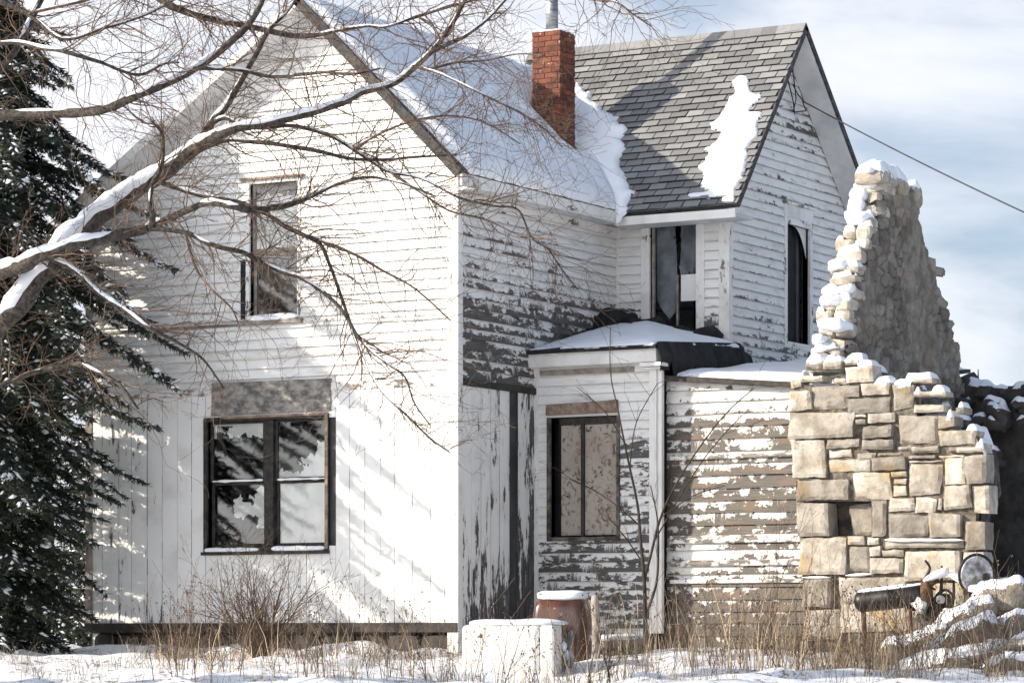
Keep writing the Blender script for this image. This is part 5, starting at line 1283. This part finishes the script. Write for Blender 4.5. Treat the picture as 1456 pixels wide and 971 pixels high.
for (px, py, D, hx, hz, rot, k) in fs:
    c = atD(px, py, D); E_ = empty('fallen_stone', c - UP * hz, lab[k], 'stone', 'snowy fallen stones at the lower right')
    rt = Matrix.Rotation(TH + rg.uniform(-.2, .2), 3, 'Z') @ Matrix.Rotation(rot, 3, 'Y')
    mb = MB(); lump(mb, c - UP * .03, (hx, .24, hz), 5.5, 10, .085, 3.3, rt, rg.random() * .6, seed=px); mb.build('block', M['rubble'], E_, smooth=True, sharp=30)
    snowfall('snow_cover', [mb], c.x - .7, c.x + .7, c.y - .7, c.y + .7, .022, .075, -9, .5, .075, .45, E_, px)
    settle(E_)

# ------------------------------------------------------------------ shrubs, saplings, weeds
def bush(name, base, n, L, r, lev, seed, label, spread, m, cat='shrub', lean=Vector((0, 0, 0)), kids=4, wob=.16, up=1.0, part='stem'):
    rg = random.Random(seed); T = empty(name, base, label, cat); mb = MB()
    for i in range(n):
        an = 2 * math.pi * rg.random(); s = spread * rg.uniform(.1, 1); d = Vector((math.cos(an) * s, math.sin(an) * s, up)) + lean
        grow(mb, base + Vector((math.cos(an), math.sin(an), 0)) * .08 * rg.random() - UP * .05, d, L * rg.uniform(.6, 1.1), r * rg.uniform(.6, 1.1), lev, rg, .01, kids, wob, .6, 5, .0018)
    mb.build('branches', m, T, smooth=True); settle(T); return T
b = atD(372, 948, 36.9); b.z = hterr(b.x, b.y) ; bush('bare_shrub', b, 46, 1.25, .012, 3, 5, 'dense bare brown shrub under the double window', .75, M['shrub'], kids=4, wob=.2)
b = atD(510, 950, 37.0); b.z = hterr(b.x, b.y); bush('bare_shrub', b, 5, 1.3, .005, 2, 6, 'thin wispy bare shrub right of the dense shrub', .35, M['shrub'])
b = atD(735, 905, 37.3); b.z = hterr(b.x, b.y); bush('bare_shrub', b, 4, .55, .008, 2, 16, 'small pale bare shrub just above the white freezer', .5, M['grass'])
for px, D, n, sd_, lb in ((1295, 34.3, 16, 41, 'low tangled brown brush in front of the black tank'), (1400, 33.6, 18, 42, 'low tangled brown brush over the snowy stones at lower right'), (1120, 35.6, 14, 43, 'low brown brush at the foot of the block wall corner'), (250, 35.8, 12, 44, 'low brown brush left of the dense shrub under the window')):
    b = atD(px, 930, D); b.z = hterr(b.x, b.y); bush('low_brush', b, n, .75, .006, 2, sd_, lb, 1.1, M['shrub'], 'brush', kids=5, wob=.3)
# sapling in front of the porch, read stem by stem
sbp = atD(916, 912, 36.9); sbp.z = hterr(sbp.x, sbp.y)
SP = empty('sapling', sbp, 'slender dark many stemmed sapling in front of the porch', 'sapling'); mb = MB(); rg = random.Random(15)
for l in ([(918, 915, 9), (917, 860, 8), (916, 825, 7), (910, 760, 6), (906, 715, 5), (890, 640, 4), (878, 580, 3), (868, 530, 2), (868, 465, 1.6)],
          [(916, 825, 6), (925, 790, 5.5), (938, 740, 5), (955, 700, 4), (985, 650, 3.2), (1030, 590, 2.6), (1072, 552, 2)],
          [(920, 870, 6), (933, 830, 5), (936, 790, 4), (935, 740, 3), (925, 690, 2)],
          [(907, 745, 3), (885, 725, 2.6), (850, 700, 2.2), (810, 680, 1.8)], [(914, 800, 3), (890, 765, 2.4), (865, 735, 1.8)],
          [(930, 770, 3), (970, 700, 2.6), (1010, 640, 2.2), (1055, 590, 1.8)], [(896, 660, 2.4), (905, 600, 2), (935, 545, 1.6)], [(888, 630, 2.2), (860, 585, 1.8), (820, 550, 1.4)], [(940, 735, 2.6), (985, 705, 2), (1030, 690, 1.5)]):
    sp = spline([(atD(px, py, 36.9 + .1 * math.sin(px)), w * .37 * 36.9 / F) for px, py, w in l], 5); mb.tube([p for p, _ in sp], [r for _, r in sp], 6, cap=False)
    for _ in range(5):
        i = rg.randrange(4, len(sp)); t = (sp[i][0] - sp[i - 1][0]).normalized()
        grow(mb, sp[i][0], t + Vector((rg.gauss(0, .5), rg.gauss(0, .3), rg.gauss(0, .3))), rg.uniform(.2, .55), .0035, 1, rg, .02, 2, .12, .5, 3, .0016)
mb.build('stems', M['redstem'], SP, smooth=True); settle(SP)
b = atD(1085, 905, 36.6); b.z = hterr(b.x, b.y); bush('sapling', b, 4, 2.1, .006, 2, 26, 'thin wispy sapling in front of the lapped lean to wall', .35, M['redstem'], 'sapling', Vector((.12, 0, 0)), 3, .10)

# tall dead stalks: one of each kind, then copies
def stalk(seed, L):
    rg = random.Random(seed); mb = MB(); grow(mb, Vector((0, 0, -.05)), Vector((rg.uniform(-.15, .15), rg.uniform(-.1, .1), 1)), L, .0055, 2, rg, .0, 5, .09, .55, 4, .0018)
    return mb
def head(mb, p, rg):
    for _ in range(2): lump(mb, p + Vector((rg.gauss(0, .008), rg.gauss(0, .008), rg.gauss(0, .012))), (.006, .006, .009), 2, 2, .0, 3)
protos = []
for k, L in ((1, .7), (2, .55), (3, .85), (4, .6)):
    rg = random.Random(k); tips = []; mb = MB(); grow(mb, Vector((0, 0, -.05)), Vector((rg.uniform(-.2, .2), rg.uniform(-.1, .1), 1)), L, .006, 1 if k % 2 else 2, rg, .0, 4, .08, .5, 4, .0018, tips)
    for t in tips[::2]: head(mb, t, rg)
    me = mb.build('weed_stalk', M['stem'] if k % 2 else M['shrub'], smooth=True); protos.append(me)
rg = random.Random(77); first = set()
spots = [(rg.uniform(215, 660), rg.uniform(31.8, 35.6)) for _ in range(66)] + [(rg.uniform(660, 860), rg.uniform(31.6, 33.6)) for _ in range(20)] + [(rg.uniform(860, 1210), rg.uniform(33.0, 36.9)) for _ in range(76)] + [(rg.uniform(1210, 1450), rg.uniform(32.5, 34.8)) for _ in range(64)]
for i, (px, D) in enumerate(spots):
    k = i % 4; o = protos[k] if k not in first else protos[k].copy()
    if k in first: COL.objects.link(o)
    first.add(k); p = atD(px, 900, D); s = rg.uniform(.7, 1.3)
    o.location = (p.x, p.y, hterr(p.x, p.y)); o.rotation_euler = (rg.gauss(0, .12), rg.gauss(0, .12), rg.uniform(0, 6.28)); o.scale = (s, s, s)
    tag(o, 'dead brown branching weed stalk standing in the snow', 'weed', 'dead weed stalks in the foreground snow')

# dry grass: nobody could count it
mb = MB(); rg = random.Random(55)
def blade(p, L, w, lean, tint):
    d = Vector((rg.gauss(0, lean), rg.gauss(0, lean), 1)).normalized(); side = d.cross(Vector((rg.gauss(0, 1), rg.gauss(0, 1), .1))).normalized(); c = p - UP * .03; prev = None; n = 4
    bend = Vector((rg.gauss(0, .35), rg.gauss(0, .35), -.25 * rg.random()))
    for i in range(n + 1):
        ww = w * (1 - .85 * i / n); cur = (mb.vert(c - side * ww, tint), mb.vert(c + side * ww, tint))
        if prev: mb.face([prev[0], prev[1], cur[1], cur[0]])
        prev = cur; d = (d + bend * (i / n) * .8).normalized(); c = c + d * L / n
def clump(px, D, n, L):
    p = atD(px, 900, D)
    for _ in range(n):
        q = p + Vector((rg.gauss(0, .12), rg.gauss(0, .12), 0)); q.z = hterr(q.x, q.y); blade(q, L * rg.uniform(.4, 1.1), rg.uniform(.0022, .0048), .28, min(1, max(0, rg.gauss(.45, .35))))
def patchy(px, D): return noise.noise(Vector((px * .022, D * 1.3, 3))) > -.02
def scatter(n, x0, x1, d0, d1, k0, k1, l0, l1):
    for _ in range(n):
        px, D = rg.uniform(x0, x1), rg.uniform(d0, d1)
        if patchy(px, D): clump(px, D, rg.randint(k0, k1), rg.uniform(l0, l1))
def straws(n, x0, x1, d0, d1, l0, l1):
    for _ in range(n):
        p = atD(rg.uniform(x0, x1), 900, rg.uniform(d0, d1)); p.z = hterr(p.x, p.y); blade(p, rg.uniform(l0, l1), rg.uniform(.004, .0075), .12, min(1, rg.uniform(.5, 1.3)))
scatter(420, 0, 660, 31.5, 36.2, 3, 9, .12, .36)
scatter(130, 640, 870, 31.5, 33.8, 3, 9, .14, .42)
scatter(380, 850, 1200, 32.0, 37.2, 4, 11, .16, .5)
scatter(400, 1190, 1456, 32.0, 35.6, 4, 11, .18, .5)
for _ in range(46): clump(rg.uniform(1225, 1330), rg.uniform(34.8, 35.5), rg.randint(8, 16), rg.uniform(.35, .6))
for _ in range(150): clump(rg.uniform(190, 645), rg.uniform(36.0, 37.6), rg.randint(4, 11), rg.uniform(.2, .5))
straws(90, 215, 660, 31.8, 35.5, .3, .9); straws(36, 660, 860, 31.6, 33.6, .3, .85); straws(230, 850, 1190, 33, 36.9, .4, 1.15); straws(170, 1180, 1456, 32.5, 35.3, .4, .95)
tag(mb.build('dry_grass', M['grass']), 'dry tan grass blades poking through the foreground snow', 'grass', kind='stuff')

# ------------------------------------------------------------------ light and sky
w = bpy.data.worlds.new('World'); SC.world = w; w.use_nodes = True; nt = w.node_tree
bg = nt.nodes['Background']; sky = nt.nodes.new('ShaderNodeTexSky'); sky.sky_type = 'NISHITA'; sky.sun_disc = False
sky.sun_elevation = SEL; sky.sun_rotation = SAZ % (2 * math.pi); sky.air_density = 1.0; sky.dust_density = 1.0; sky.ozone_density = 1.0; sky.altitude = 200
g = nt.nodes.new('ShaderNodeTexCoord').outputs['Generated']
c1 = noi(nt, mapping(nt, g, (5, 5, 13), (2.3, .4, .9)), 1.0, 7, .55, .3); c2 = noi(nt, mapping(nt, g, (2.0, 2.0, 4), (4, 1, 2)), 1.0, 3, .5)
s_ = sep(nt, g)
# more cloud towards the left of the view and low down, open blue higher on the right
lat = math_(nt, 'ADD', math_(nt, 'MULTIPLY', s_[0], RV.x), math_(nt, 'MULTIPLY', s_[1], RV.y))
bias = math_(nt, 'SUBTRACT', math_(nt, 'MULTIPLY', lat, -.9), math_(nt, 'MULTIPLY', s_[2], 1.0))
cv = math_(nt, 'ADD', math_(nt, 'ADD', math_(nt, 'MULTIPLY', math_(nt, 'SUBTRACT', c1, .2), 1.35), math_(nt, 'MULTIPLY', c2, .35)), bias)
cf = math_(nt, 'MULTIPLY', ramp(nt, cv, .23, .57), .93)
# clouds towards the sun, behind the camera to the left, brightened as added ambient fill
sd_ = math_(nt, 'ADD', math_(nt, 'MULTIPLY', s_[0], SUN.x), math_(nt, 'MULTIPLY', s_[1], SUN.y)); bright = ramp(nt, sd_, -.2, .6)
skyc = mix(nt, .55, sky.outputs[0], (1.7, 2.2, 3.2))
col = mix(nt, cf, skyc, mix(nt, bright, (5.6, 5.7, 6.1), (14, 14, 14.2)))
nt.links.new(col, bg.inputs['Color']); bg.inputs['Strength'].default_value = .10
sl = bpy.data.lights.new('sun', 'SUN'); sl.energy = 3.7; sl.angle = R(.5); sl.color = (1, .895, .755)
so = bpy.data.objects.new('sun', sl); COL.objects.link(so); so.rotation_euler = SUN.to_track_quat('Z', 'Y').to_euler()

# ------------------------------------------------------------------ camera
cd = bpy.data.cameras.new('camera'); co = bpy.data.objects.new('camera', cd); COL.objects.link(co)
cd.sensor_width = 36; cd.lens = F / 1456 * 36; cd.shift_y = (HOR - 485.5) / 1456; cd.clip_start = .5; cd.clip_end = 2000
co.location = CAM; co.rotation_euler = (R(90), 0, TH)
SC.camera = co
SC.view_settings.view_transform = 'Standard'; SC.view_settings.look = 'None'; SC.view_settings.exposure = .86; SC.view_settings.gamma = 1
SC.view_settings.use_curve_mapping = False
